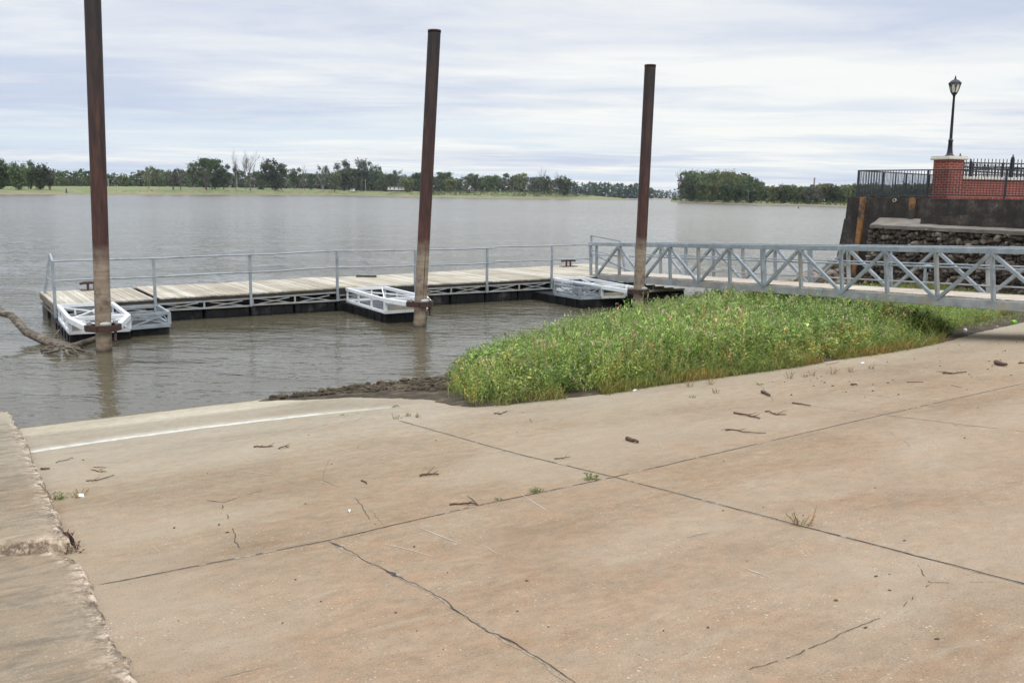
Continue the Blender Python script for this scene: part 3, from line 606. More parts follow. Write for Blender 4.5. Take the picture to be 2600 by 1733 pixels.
# ================================================================== TREES
GREENS = {'dark': (0.050, 0.074, 0.034), 'mid': (0.078, 0.110, 0.046), 'pale': (0.125, 0.150, 0.072), 'olive': (0.120, 0.136, 0.052), 'grey': (0.115, 0.112, 0.088), 'haze_blue': (0.066, 0.094, 0.080)}  # bluish entry has distance haze mixed into the leaf colour
def crown_arrays(seed, n_leaf, lobes, size, tall=1.0, base=0.22, mass=False):
    """leaf clumps on branches filling a crown of unit height; returns vertex and quad arrays plus light/dark clump tints"""
    rg = np.random.default_rng(seed); cs = []
    for i in range(lobes):
        h = base + (0.90 - base) * rg.random() ** 0.9; rr = 0.36 * math.sin(math.pi * min(1, 0.18 + 0.80 * (1 - (h - base) / (1 - base)) ** 0.8)) * math.sqrt(rg.random()) * 1.15
        t = rg.random() * 6.283
        if mass: h = base + (.92 - base) * (i + rg.random()) / lobes; rr = .40 * math.sqrt(rg.random()) * (1.0 if h < .6 else 1.0 - (h - .6) * 1.6)
        cs.append((rr * math.cos(t), rr * math.sin(t), h, 0.07 + 0.085 * rg.random(), 0.72 + 0.5 * rg.random()))
    cs = np.array(cs); pick = rg.integers(0, lobes, n_leaf); dv = rg.normal(size=(n_leaf, 3)); dv /= np.linalg.norm(dv, axis=1)[:, None]
    rad = cs[pick, 3] * rg.random(n_leaf) ** 0.45 * (1 + 0.35 * rg.normal(size=n_leaf).clip(-1, 1.5)); c = cs[pick, :3] + dv * rad[:, None] * np.array([1.15, 1.15, 0.85])
    c[:, 2] = np.clip(c[:, 2], base * 0.35, 1.03)
    nrm = dv + 0.8 * rg.normal(size=(n_leaf, 3)) + np.array([0, 0, 0.35]); nrm /= np.linalg.norm(nrm, axis=1)[:, None]
    a = np.cross(nrm, rg.normal(size=(n_leaf, 3))); a /= np.linalg.norm(a, axis=1)[:, None]; b = np.cross(nrm, a)
    s = size * (0.55 + 0.9 * rg.random(n_leaf))[:, None]
    V = np.stack([c - a * s, c - b * s * .55, c + a * s, c + b * s * .55], 1).reshape(-1, 3)
    T = np.repeat(cs[pick, 4], 4)
    return V, T
CROWNS = {}
def crown_mesh(kind, green):
    if (kind, green) in CROWNS: return CROWNS[kind, green]
    seed, n_, lb, sz, base = {'round': (1, 3200, 44, 0.034, 0.06), 'broad': (2, 3000, 40, 0.036, 0.10), 'tall': (3, 2800, 42, 0.032, 0.10), 'loose': (4, 1700, 30, 0.034, 0.16), 'thin': (5, 950, 24, 0.032, 0.20), 'bush': (6, 1500, 22, 0.040, 0.02), 'tuft': (7, 500, 9, 0.030, 0.5)}[kind]
    V, T = crown_arrays(seed, n_, lb, sz, base=base); tint = T[:, None] * np.array(GREENS[green])[None]
    me = npmesh('crown', V, np.arange(len(V)).reshape(-1, 4), LEAF, tint); CROWNS[kind, green] = me; return me
def limb(m, p, d, ln, r, depth, rg, spread=0.6, up=0.25):
    n_ = 3; pts = [p]; dd = d
    for i in range(n_):
        dd = dd + np.array([rg.gauss(0, .10), rg.gauss(0, .10), rg.gauss(0, .05) + up * 0.1]); dd = dd / np.linalg.norm(dd); pts.append(pts[-1] + dd * ln / n_)
    rs = [r, r * .85, r * .7, r * .5]; m.tube(pts, rs, 5, False)
    if depth <= 0: return
    for k in range(3 if depth > 1 else 4):
        t = rg.uniform(0.45, 1.0); i = min(n_ - 1, int(t * n_)); b = pts[i] + (pts[i + 1] - pts[i]) * (t * n_ - i)
        a = rg.uniform(0, 6.283); nd = dd + spread * np.array([math.cos(a), math.sin(a), 0.15]); nd = nd / np.linalg.norm(nd)
        limb(m, b, nd, ln * rg.uniform(.5, .75), r * .5, depth - 1, rg, spread, up)
TRUNKS = {}
def trunk_mesh(kind, m_):
    if (kind, m_.name) in TRUNKS: return TRUNKS[kind, m_.name]
    m = MB(); rg = random.Random({'leafy': 1, 'bare': 2, 'barewide': 5, 'snag': 3, 'multi': 4}[kind])
    if kind == 'leafy':
        m.tube([(0, 0, -0.02), (0.01, 0, 0.12), (-0.01, 0.01, 0.35), (0.01, 0, 0.62)], [.030, .022, .017, .008], 7)
        for i in range(7):
            a = i * 0.9 + rg.random(); z = rg.uniform(.22, .55); limb(m, np.array([0, 0, z]), np.array([math.cos(a) * .6, math.sin(a) * .6, .75]), rg.uniform(.2, .32), .009, 1, rg)
    elif kind == 'multi':
        for i in range(5):
            a = i * 1.25; limb(m, np.array([0.02 * math.cos(a), .02 * math.sin(a), -.02]), np.array([math.cos(a) * .25, math.sin(a) * .25, 1]), .5, .014, 2, rg, .45)
    elif kind == 'snag':
        m.tube([(0, 0, -.02), (0.004, 0, .4), (-.006, 0, .75), (0, 0, 1)], [.030, .024, .018, .008], 7)
        for i in range(6):
            a = i * 1.1; z = rg.uniform(.55, .9); limb(m, np.array([0, 0, z]), np.array([math.cos(a) * .8, math.sin(a) * .8, .6]), rg.uniform(.12, .25), .008, 1, rg)
    else:
        wd = .5 if kind == 'bare' else .75
        m.tube([(0, 0, -.02), (.006, 0, .18), (0, .005, .4), (.01, 0, .6)], [.026, .020, .016, .010], 7)
        for i in range(11):
            a = i * 2.4; z = rg.uniform(.28, .6); limb(m, np.array([0, 0, z]), np.array([math.cos(a) * wd, math.sin(a) * wd, .85]), rg.uniform(.26, .40), .0085, 2, rg, .55, .5)
    me = bpy.data.meshes.new('trunk'); me.from_pydata(m.v, [], m.f); me.materials.append(m_); TRUNKS[kind, m_.name] = me; return me
def shore_depth(px):
    xs = [p[0] for p in BL]; ys = [p[1] for p in BL]; return at(px, float(np.interp(px, xs, ys)), 0.0)[1]
def tree(px, by, ty, hw, kind, green, label, group=None, D=None, trunk='leafy', pale=False, name='tree', cat='tree', shift=60, rot=None):
    D = shore_depth(px) + shift if D is None else D
    b = aty(px, by, D); hgt = (by - ty) / F * D * 1.0; wdt = hw / F * D / 0.46
    t = thing(name, label, cat, b, R.random() * 6.28 if rot is None else rot, group); t.scale = (wdt, wdt, hgt)
    tk = npobj('trunk', trunk_mesh(trunk, PALEBARK if pale else BARK), t)
    if kind: 
        c = npobj('crown', crown_mesh(kind, green), t); k = R.uniform(.75, 1.45); c.color = (k * R.uniform(.95, 1.08), k, k * R.uniform(.9, 1.05), 1)
    return t
T_ = tree
T_(4, 481, 403, 24, 'round', 'dark', 'dark tree cut off by the left edge of the far bank')
T_(47, 481, 411, 30, 'round', 'mid', 'broad rounded green tree with dark leaning trunk second from the left end', shift=50)
T_(78, 481, 408, 22, 'tall', 'mid', 'taller tree standing behind two rounded trees near the left end', shift=75)
T_(103, 481, 414, 25, 'round', 'dark', 'dark rounded tree low to the ground left of the ragged one', shift=52)
T_(127, 482, 424, 21, 'loose', 'grey', 'ragged tree with grey bare stems ending the left cluster', shift=50, trunk='multi')
T_(378, 481.5, 421, 18, 'loose', 'pale', 'pale upright tree with twin pale stems on the open grass', pale=True, trunk='multi', shift=50)
T_(404, 481.5, 427, 15, 'loose', 'pale', 'thin pale tree with a light bark trunk right of twin stemmed tree', pale=True, shift=50)
T_(440, 481.5, 427, 19, 'loose', 'grey', 'greyish round crowned tree with several forked stems in the clearing', trunk='multi', shift=50)
T_(459, 481.5, 429, 13, 'loose', 'grey', 'narrow greyish tree touching the forked one on its right', trunk='multi', shift=52)
T_(493, 481.5, 411, 20, 'loose', 'dark', 'dark open tree with a tall pale trunk and bare twigs on top', pale=True, trunk='leafy', shift=55)
T_(523, 482, 401, 30, 'broad', 'mid', 'largest green crown of the cluster left of the bare tree', shift=62)
T_(547, 482, 403, 26, 'broad', 'dark', 'tall dark crown overlapping the largest green crown', shift=75)
T_(524, 483, 432, 15, 'thin', 'grey', 'small greyish young tree in front of the largest green crown', shift=40, trunk='multi')
T_(568, 481, 417, 22, 'loose', 'dark', 'sparse dark tree with slanting trunk left of white barked snag', shift=65)
T_(602, 481.5, 414, 15, 'tuft', 'dark', 'dead white trunk still carrying one dark tuft of leaves', pale=True, trunk='snag', shift=48)
T_(598, 480, 396, 13, None, 'dark', 'thin dead tree spreading bare twigs above the dark tufted snag', trunk='bare', shift=70)
T_(636, 482, 390, 30, None, 'dark', 'large leafless dead tree rising above the far treeline', trunk='barewide', shift=50)
T_(624, 482, 400, 16, None, 'dark', 'smaller leafless stem beside the large dead tree', trunk='bare', shift=55)
T_(661, 480, 429, 22, 'bush', 'mid', 'low spreading tree tucked left of the big dark round tree', shift=80)
T_(699, 482, 402, 35, 'round', 'dark', 'big dark round tree standing alone on the mown bank', shift=55)
T_(748, 479, 426, 22, 'loose', 'mid', 'airy green tree right of the big dark round tree', shift=80)
T_(773, 482.5, 429, 13, None, 'grey', 'grey leafless tree with upright twigs among green ones', trunk='bare', shift=45)
T_(789, 482, 440, 16, 'broad', 'mid', 'short rounded tree right of the grey leafless one', shift=80)
T_(820, 485, 418, 18, 'thin', 'mid', 'feathery tree with pale stem left of the twin tall crowns', pale=True, trunk='multi', shift=50)
T_(850, 487, 436, 22, 'loose', 'olive', 'yellowish olive tree standing in front of tall dark ones', shift=45)
T_(874, 484, 407, 26, 'tall', 'dark', 'left one of two tall dark crowns above the white vehicle', shift=90)
T_(897, 485, 429, 23, 'broad', 'mid', 'mid height green tree directly behind the white vehicle', shift=70)
T_(923, 484, 404, 28, 'tall', 'dark', 'right one of two tall dark crowns above the white vehicle', shift=95)
T_(956, 484, 418, 17, 'tall', 'dark', 'dark crown stepping down right of the twin tall crowns', shift=95)
T_(917, 488, 452, 12, None, 'grey', 'small grey leafless shrubby tree beside the wooden pole', trunk='bare', shift=35)
T_(977, 487, 440, 24, 'broad', 'mid', 'green tree overhanging the left end of stilt house', shift=75)
T_(1008, 485, 430, 14, 'thin', 'mid', 'slim tree poking above the stilt house roof', shift=100)
T_(1037, 491, 447, 18, 'round', 'olive', 'light olive tree just right of the stilt house', shift=55)
T_(1062, 488, 437, 16, 'broad', 'dark', 'dark tree touching the left side of the middle pile', shift=80)
T_(1125, 486, 436, 24, 'broad', 'mid', 'layered tree just right of the middle pile', shift=80)
T_(1143, 487, 448, 21, 'round', 'olive', 'lighter yellow green tree in front of the layered tree', shift=60)
T_(1206, 488, 440, 24, 'loose', 'mid', 'pointed green tree midway between middle pile and the point', shift=70)
T_(1246, 488, 445, 22, 'broad', 'mid', 'rounded tree right of the pointed green tree', shift=75)
T_(1322, 490, 438, 20, 'loose', 'olive', 'tree with a small top tuft near the bank end', shift=60)
T_(1350, 492, 448, 19, 'loose', 'grey', 'greyish tree left of the dead topped one near the point', shift=60)
T_(1378, 494, 446, 21, 'loose', 'dark', 'green tree with slanting pale trunk under dead twigs near the point', pale=True, shift=45)
T_(1376, 493, 428, 15, None, 'dark', 'bare topped dead tree near the tip of the far bank', trunk='barewide', shift=50)
T_(1433, 496, 445, 22, 'round', 'mid', 'last rounded green tree at the tip of the far bank', shift=45)
T_(1412, 496, 444, 11, None, 'grey', 'wispy dead tree behind the last rounded tree on the point', trunk='bare', shift=60)
ISL = lambda px: at(px, float(np.interp(px, [1702, 1730, 1800, 1900, 1935, 1990, 2060, 2155, 2300, 2480], [512.5, 514, 516, 519.5, 520.5, 521, 522.5, 526, 530, 534])), 0)[1]
T_(1728, 509, 436, 20, None, 'grey', 'grey leafless tree at the left end of the wooded island', trunk='barewide', D=ISL(1728) + 25)
T_(1731, 509, 447, 12, 'thin', 'grey', 'thin grey tree beside the leafless one on the island tip', trunk='multi', D=ISL(1731) + 32)
gI = 'trees packed on the wooded island'
lI = 'tall green tree in the dense row on the wooded island'
for px, ty, hw, k, g in ((1748, 436, 22, 'tall', 'mid'), (1768, 433, 23, 'tall', 'olive'), (1786, 436, 22, 'round', 'mid'), (1803, 432, 22, 'tall', 'mid'), (1822, 436, 22, 'tall', 'dark'), (1840, 432, 24, 'tall', 'olive'), (1858, 439, 23, 'tall', 'mid'), (1877, 442, 23, 'tall', 'olive'), (1896, 444, 22, 'tall', 'mid'), (1913, 452, 20, 'round', 'dark'), (1926, 459, 17, 'tall', 'mid')):
    T_(px, np.interp(px, [1740, 1935], [509, 514]), ty, hw, k, g, lI, gI, D=ISL(px) + R.uniform(30, 70))
for px, ty, hw, k, g in ((1757, 456, 20, 'round', 'dark'), (1780, 450, 20, 'round', 'mid'), (1810, 455, 20, 'round', 'olive'), (1845, 458, 22, 'round', 'mid'), (1872, 470, 20, 'round', 'dark'), (1905, 474, 22, 'round', 'dark')):
    T_(px, np.interp(px, [1740, 1935], [510.5, 517]), ty, hw, k, g, 'lower rounded tree at the front edge of the wooded island', 'front trees on the wooded island', D=ISL(px) + R.uniform(14, 24))
T_(1899, 518, 484, 5, None, 'dark', 'short dead white trunk standing at the island waterline', trunk='snag', pale=True, D=ISL(1899) + 10)
gR = 'trees of the right hand shore'
for i, px in enumerate(range(1944, 2180, 16)):
    px2 = px + R.uniform(-4, 4); T_(px2, np.interp(px, [1940, 2300], [517, 521]), R.uniform(464, 474), R.uniform(17, 23), R.choice(['tall', 'round', 'broad', 'loose']), R.choice(['mid', 'dark', 'olive', 'mid', 'grey']), 'green tree in the even row along the right shore beyond the buoy', gR, D=ISL(px) + R.uniform(30, 60))
for i, px in enumerate(range(2190, 2380, 19)):
    T_(px + R.uniform(-4, 4), 519, R.uniform(462, 470), R.uniform(19, 24), R.choice(['tall', 'round', 'broad']), R.choice(['mid', 'dark', 'olive']), 'green tree seen through the dark railing on the quay', 'trees behind the quay railing', D=ISL(px) + R.uniform(30, 60))
# woods that read as one mass
def woods(label, spec, leaf=150, seed=1):
    rg = np.random.default_rng(seed); VV = []; TT = []
    for (x0, x1, by, tyf, step, Df, greens) in spec:
        x = x0
        while x < x1:
            px = x + rg.normal() * step * .3; D = Df(px) + rg.random() * 60; ty = tyf(px) + rg.normal() * 3.2; b = aty(px, by(px), D); h = (by(px) - ty) / F * D; wd = h * rg.uniform(.75, 1.25) / 0.9
            V, T = crown_arrays(int(rg.integers(1e6)), leaf, 22, 0.062, base=0.0, mass=True); V = V * np.array([wd, wd, h]) + b
            g = np.array(GREENS[greens[rg.integers(len(greens))]]) * rg.uniform(.65, 1.5); VV.append(V); TT.append(T[:, None] * g[None]); x += step
    V = np.concatenate(VV); o = npobj('treeline', npmesh('treeline', V, np.arange(len(V)).reshape(-1, 4), LEAF, np.concatenate(TT))); return tag(o, label, 'woodland', kind='stuff')
ip = lambda xs, ys: (lambda px: float(np.interp(px, xs, ys)))
woods('dense woodland behind the field on the left far bank', [
    (-240, 480, ip([-240, 480], [473.5, 474.5]), ip([-240, 0, 60, 150, 250, 330, 380, 480], [430, 425, 425, 436, 440, 444, 434, 436]), 8, lambda p: shore_depth(p) + 200, ['dark', 'mid', 'mid', 'olive']),
    (-240, 480, ip([-240, 480], [473.5, 474.5]), lambda p: 452, 8, lambda p: shore_depth(p) + 190, ['dark', 'mid', 'mid', 'olive']),
    (480, 1100, ip([480, 600, 800, 900, 1100], [474.5, 475.5, 479, 484, 487.5]), ip([480, 1100], [455, 460]), 7.5, lambda p: shore_depth(p) + 140, ['dark', 'mid', 'mid', 'grey']),
    (480, 1100, ip([480, 600, 800, 900, 1100], [474.5, 475.5, 479, 484, 487.5]), ip([480, 560, 700, 800, 830, 960, 1000, 1100], [432, 436, 440, 444, 440, 436, 446, 446]), 7.5, lambda p: shore_depth(p) + 150, ['dark', 'mid', 'mid', 'grey'])], 330, 3)
woods('woodland along the middle of the far bank behind the brushy shore', [
    (1095, 1420, ip([1095, 1420], [488.5, 494]), ip([1095, 1160, 1300, 1420], [450, 452, 450, 456]), 7, lambda p: shore_depth(p) + 110, ['mid', 'mid', 'grey', 'grey', 'dark'])], 330, 4)
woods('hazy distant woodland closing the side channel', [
    (1425, 1620, ip([1425, 1620], [501, 502.5]), ip([1425, 1470, 1540, 1620], [462, 467, 464, 472]), 5.5, lambda p: 1250.0, ['haze_blue', 'haze_blue', 'mid']),
    (1600, 1760, ip([1600, 1760], [503, 504]), ip([1600, 1640, 1680, 1760], [470, 473, 485, 491]), 5, lambda p: 1450.0, ['haze_blue', 'haze_blue', 'mid'])], 260, 5)
woods('deep interior woodland of the right shore', [
    (1745, 1930, ip([1745, 1930], [508, 512]), ip([1745, 1850, 1930], [440, 440, 464]), 9, lambda p: ISL(p) + 85, ['dark', 'mid']),
    (1925, 2420, ip([1925, 2420], [514, 518]), ip([1925, 2100, 2420], [474, 472, 468]), 9, lambda p: ISL(p) + 85, ['dark', 'mid', 'olive'])], 330, 6)
def brush(label, spec, seed, green):
    rg = np.random.default_rng(seed); VV = []; TT = []
    for (x0, x1, by, hpx, step, Df) in spec:
        x = x0
        while x < x1:
            px = x + rg.normal() * step * .4; D = Df(px); b = aty(px, by(px) + rg.normal() * .8, D); h = hpx * rg.uniform(.6, 1.4) / F * D; wd = h * rg.uniform(1.2, 2.2)
            V, T = crown_arrays(int(rg.integers(1e6)), 90, 8, 0.075, base=0.02); V = V * np.array([wd, wd, h]) + b; g = np.array(GREENS[green[rg.integers(len(green))]]) * rg.uniform(.8, 1.35)
            VV.append(V); TT.append(T[:, None] * g[None]); x += step
    V = np.concatenate(VV); return tag(npobj('undergrowth', npmesh('undergrowth', V, np.arange(len(V)).reshape(-1, 4), LEAF, np.concatenate(TT))), label, 'undergrowth', kind='stuff')
brush('green brush covering the far shore right of the middle pile', [
    (1090, 1500, ip([1090, 1400, 1500], [490, 494, 500]), 9, 4, lambda p: shore_depth(p) + 45), (1090, 1440, ip([1090, 1440], [495, 501]), 7, 4, lambda p: shore_depth(p) + 25),
    (1040, 1100, ip([1040, 1100], [494, 494]), 6, 5, lambda p: shore_depth(p) + 30)], 8, ['olive', 'pale', 'mid', 'mid'])
brush('low riverside brush along the shore of the right bank', [
    (1735, 1940, ip([1735, 1940], [512, 517]), 7, 5, lambda p: ISL(p) + 12), (1945, 2180, ip([1945, 2180], [518, 522]), 9, 4.5, lambda p: ISL(p) + 18)], 9, ['mid', 'olive', 'dark'])
brush('patches of tall weeds on the open left bank', [
    (300, 860, ip([300, 860], [487, 490]), 3.2, 9, lambda p: shore_depth(p) + 25)], 10, ['pale', 'olive', 'mid'])

# ------------------------------------------------------------------ far small things
def px2m(px, D): return px / F * D
D = shore_depth(1005) + 45; b = aty(1005, 489.5, D); hs = thing('house', 'white stilt house with a porch among the far trees', 'house', b)
wq = px2m(20, D); hq = px2m(17, D)
m = MB(); m.box((0, 3, hq * .63), wq * 2, 6, hq * .36); m.build('wall', HOUSEW, hs)
m = MB(); m.prism([(-wq * 1.05, -0.6), (wq * 1.05, -0.6), (wq * 1.05, 6.6), (-wq * 1.05, 6.6)], hq * .83, hq * .90); m.build('roof', TIMB, hs)
for i in range(6):
    m = MB(); m.box((-wq + wq * .4 * i + .2, -.8, hq * .22), .35, .35, hq * .44); m.build('post', TIMB, hs)
m = MB(); m.box((0, -1.2, hq * .44), wq * 2.1, 2.4, .25); m.build('porch', HOUSEW, hs)
m = MB(); m.box((0, -2.3, hq * .56), wq * 2.1, .12, .12); m.box((0, -2.3, hq * .50), wq * 2.1, .1, .1)
for i in range(14): m.box((-wq + wq * 2 / 13 * i, -2.3, hq * .5), .12, .10, hq * .13)
m.build('railing', HOUSEW, hs)
for x in (-.7, -.2, .35, .7):
    m = MB(); m.box((wq * x, -.06, hq * .66), wq * .22, .1, hq * .18); m.build('window', DARKGL, hs)
D = shore_depth(895) + 40; b = aty(895, 487.5, D); v_ = thing('camper_van', 'small white camper parked under the far trees', 'camper', b)
a_ = px2m(6, D); h_ = px2m(7.5, D)
m = MB(); m.box((0, 0, h_ * .55), a_ * 2, 2.2, h_ * .75, bev=.3); m.box((a_ * .5, 0, h_ * .98), a_ * .6, 1.8, h_ * .12); m.build('body', HOUSEW, v_)
m = MB(); m.box((-a_ * .3, -1.12, h_ * .68), a_ * .9, .06, h_ * .25); m.build('window', DARKGL, v_)
for s in (-.6, .6):
    m = MB(); m.tube([(a_ * s, -1.2, .45), (a_ * s, -.9, .45)], .45, 10); m.build('wheel', RUBBER, v_)
for px, y0, y1, lb in ((275, 471, 454, 'pale wooden pole standing before the woods right of the left pile'), (928, 487, 456, 'pale wooden utility pole between the camper and the stilt house')):
    D = shore_depth(px) + 45; b = aty(px, y0, D); hh = px2m(y0 - y1, D); t = thing('utility_pole', lb, 'pole', b)
    m = MB(); m.tube([(0, 0, -.3), (0, 0, hh)], [.28, .2], 8); m.build('shaft', PALEBARK, t); m = MB(); m.box((0, 0, hh * .9), 2.0, .15, .18); m.build('crossarm', PALEBARK, t)
D = 1600.0; b = aty(2065, 500, D); t = thing('chimney', 'slender pinkish smokestack rising above the right shore trees', 'chimney', b); hh = px2m(45, D)
m = MB(); m.tube([(0, 0, 0), (0, 0, hh)], [px2m(2.4, D), px2m(1.8, D)], 14); m.build('stack', CHIM, t); m = MB(); m.tube([(0, 0, hh), (0, 0, hh + 1.5)], [px2m(2.5, D)] * 2, 14); m.build('rim', CHIM, t)
for px, yb, yt, hw, lb in ((169, 494, 478, 2.6, 'tall dark channel buoy close to the left far bank'), (2027, 529, 523.5, 1.7, 'small dark buoy in open water before the right shore')):
    b = at(px, yb, 0); D = b[1]; hh = px2m(yb - yt, D); r_ = px2m(hw, D); t = thing('buoy', lb, 'buoy', b)
    m = MB(); m.lathe((0, 0, 0), [(r_, -.4), (r_, hh * .35), (r_ * .8, hh * .42)], 14); m.build('float', BUOYM, t)
    m = MB(); m.lathe((0, 0, 0), [(r_ * .75, hh * .42), (r_ * .62, hh * .8), (r_ * .2, hh)], 12); m.build('tower', BUOYM, t)
for (x0, y0, x1, y1, lb) in ((1948, 519, 1951, 512, 'pale dead trunk leaning out of the water beside the island'), (1957, 520, 1965, 513, 'bleached fallen trunk slanting up from the right shore'), (1120, 499, 1146, 496, 'grey fallen log lying along the brushy far shore'), (1448, 506.5, 1452, 504.5, 'dark stump on the sand spit edge'), (1985, 521, 2005, 517, 'grey branch lying on the mud of the right shore')):
    D = (at(x0, max(y0, 505), 0)[1] if x0 > 1500 else shore_depth(x0)) + 3; p0 = aty(x0, y0, D); p1 = aty(x1, y1, D + 3); m = MB(); c_ = (p0 + p1) / 2
    m.tube([p0, c_ + np.array([0, 0, .2]), p1], [.45, .38, .2], 7); tag(m.build('fallen_log', PALEBARK if 'dark' not in lb else BARK, origin=p0), lb, 'log')

# ================================================================== DOCK (local: x along the dock, y away from the shore)
DA = at(139, 773, 0.62); DB = at(1493, 702, 0.735); dv = DB - DA; dv[2] = 0; dv /= np.linalg.norm(dv); db = np.array([dv[1], -dv[0], 0])
ang = math.atan2(dv[1], dv[0])
dock = thing('floating_dock', 'long weathered plank floating dock on black pontoons with a pipe railing', 'dock', (DA[0], DA[1], 0), ang)
def loc(p): r_ = np.asarray(p) - np.array([DA[0], DA[1], 0]); return np.array([r_ @ dv, -(r_ @ db), r_[2]])
def wpos(a, y, z): return np.array([DA[0], DA[1], 0]) + dv * a - db * y + np.array([0, 0, z])
NX = [0.0, 2.53, 5.23, 7.96, 10.68, 13.45, 16.2, 18.2, 20.4]
NZ = [.625, .65, .685, .745, .72, .727, .742, .735, .735]
def dz(a): return float(np.interp(a, NX, NZ))
def yfar(a): return float(np.interp(a, [0, 9.3, 13.4, 18.5, 22.1], [3.42, 3.37, 4.0, 4.58, 5.3]))
def bzf(a): return float(np.interp(a, [0, 3.9, 6.6, 12, 20], [.30, .318, .338, .37, .37]))
for i in range(len(NX) - 1):
    a0, a1 = NX[i], NX[i + 1]; m = MB(); nb = int(round((a1 - a0) / 0.142)); wb = (a1 - a0) / nb; s0 = 0.03 if i in (1, 3) else 0.0
    for k in range(nb):
        if i == 1 and k == 0: continue
        a = a0 + wb * (k + .5); zt = dz(a) + R.uniform(-.004, .004) + s0 * (1 - (k / nb) ** 2) * .5; yf = yfar(a); j = R.uniform(-.03, .01); sk = R.uniform(-.003, .003)
        if i == 7: j = 0.02
        p0 = np.array([a - sk, j, zt - .02]); p1 = np.array([a + sk + (0.045 * (a / 20)) * 0, yf + R.uniform(-.01, .02), zt - .02])
        m.bar(p0, p1, wb - .008 - R.random() * .004, .04)
    if i == 7:                                          # landing end runs out at a slant
        for k in range(12):
            a = 20.4 + .142 * (k + .5); y0 = .25 + .42 * k; m.bar((a, min(y0, yfar(a) - .2), .715), (a, yfar(a), .715), .134, .04)
    m.build('deck_section', DECK, dock)
    m = MB(); th = .17 if i == 3 else .07; zt = dz((a0 + a1) / 2) - .045
    m.bar((a0 + .05, -.035, dz(a0) - .045 - th / 2), (a1 - .02, -.035, dz(a1) - .045 - th / 2), .045, th)
    m.build('fascia', RUBBER, dock); m = MB()
    m.bar((a0 + .05, yfar(a0) + .03, dz(a0) - .10), (a1 - .02, yfar(a1) + .03, dz(a1) - .10), .04, .12)
    m.build('fascia', RUBBER, dock)
    # lattice side frame below the boards
    m = MB(); tz = dz(a0) - (.235 if i == 3 else .15); am = (a0 + a1) / 2; bz = bzf(am)
    m.bar((a0 + .04, -.02, tz), (a1, -.02, dz(a1) - (.235 if i == 3 else .15)), .05, .055); m.bar((a0 + .04, -.02, bz), (a1, -.02, bz), .05, .05)
    for x0, x1 in ((a0 + .12, am - .05), (am + .05, a1 - .12)):
        n_ = 1
        xm = (x0 + x1) / 2; ext = (x1 - x0) * .40
        m.bar((xm - ext, -.03, bz + .02), (xm + ext, -.03, tz - .02), .02, .03); m.bar((xm - ext, -.008, tz - .02), (xm + ext, -.008, bz + .02), .02, .03)
    m.bar((am, -.02, bz), (am, -.02, tz), .045, .05, (1, 0, 0)); m.bar((a0 + .06, -.02, bz), (a0 + .06, -.02, tz), .05, .06, (1, 0, 0))
    m.build('side_frame', GALVD, dock)
    # pontoons
    nfl = 2; lw = (a1 - a0) / nfl
    for k in range(nfl):
        for row, (ya, yb) in enumerate(((.02, 1.35), (2.05, yfar(am) - .1))):
            m = MB(); x0, x1 = a0 + lw * k + .03, a0 + lw * (k + 1) - .03; zt_ = bzf(am) - .035; m.box(((x0 + x1) / 2, (ya + yb) / 2, (zt_ - .3) / 2), x1 - x0, yb - ya, zt_ + .3, bev=.03)
            if row == 0:
                for t in (.18, .5, .82): m.box((x0 + (x1 - x0) * t, ya - .012, (zt_ - .3) / 2), .06, .03, zt_ + .28)
                m.box(((x0 + x1) / 2, ya - .006, .05), x1 - x0 - .06, .02, .02)
            m.build('float', BLACKP, dock)
m = MB(); m.box((0.02, 1.8, .50), .05, 3.3, .16); m.bar((.02, 0.1, .30), (.02, 3.35, .30), .04, .05)
for y0 in (.15, 1.7): m.bar((.02, y0, .30), (.02, y0 + 1.4, .44), .02, .03); m.bar((.02, y0 + 1.4, .30), (.02, y0, .44), .02, .03)
m.build('end_frame', TIMB, dock)
# inner stringers
m = MB()
for y in (1.1, 2.2, 3.2): m.bar((.1, y, .49), (7.9, y, .60), .07, .17); m.bar((7.9, y, .60), (20.3, y, .60), .07, .17)
m.box((19.2, 2.5, .05), 2.2, 4.2, .6); m.build('stringer', RUBBER, dock)
# railing: posts and pipes
PZ = 1.175; posts = [(a, -.02) for a in (0.0, 2.53, 5.23, 7.96, 10.68, 13.45, 16.2)]
rl = bpy.data.objects.new('railing', None); col.objects.link(rl); rl.parent = dock
for i, (a, y) in enumerate(posts):
    m = MB(); m.box((a, -.075, (bzf(a) - .03 + dz(a) + PZ) / 2), .075, .075, dz(a) + PZ - bzf(a) + .03, bev=.008); m.build('post', GALV, rl)
m = MB(); pT = loc(aty(126.8, 645, DA[1] + 2.55)); pB = loc(at(110, 777, 0.25)); m.bar(pB, pT, .085, .07, (1, 0, 0)); m.build('post', GALV, rl)
m = MB(); m.bar((0.0, -.075, .62 + PZ - .02), pT, .05, .05); m.bar((0, -.075, .62 + .62), pB * .45 + pT * .55, .03, .03); m.build('end_rail', GALV, rl)
for hgt in (PZ - .03, .63):
    for k, (xa, xb) in enumerate(((0, 7.96), (7.96, 13.75), (13.75, 17.95))):
        jog = .035 if k == 2 else 0.0; pts = []
        for a in np.linspace(xa, xb, 9): pts.append((a, -.095, dz(a) + hgt + jog + .008 * math.sin(a * 1.9)))
        m = MB(); m.tube(pts, .024, 8)
        if k == 2: m.tube([(xa, -.095, dz(xa) + hgt - .02), (xa, -.095, dz(xa) + hgt + jog + .02)], .022, 8)
        m.build('rail', GALV, rl)
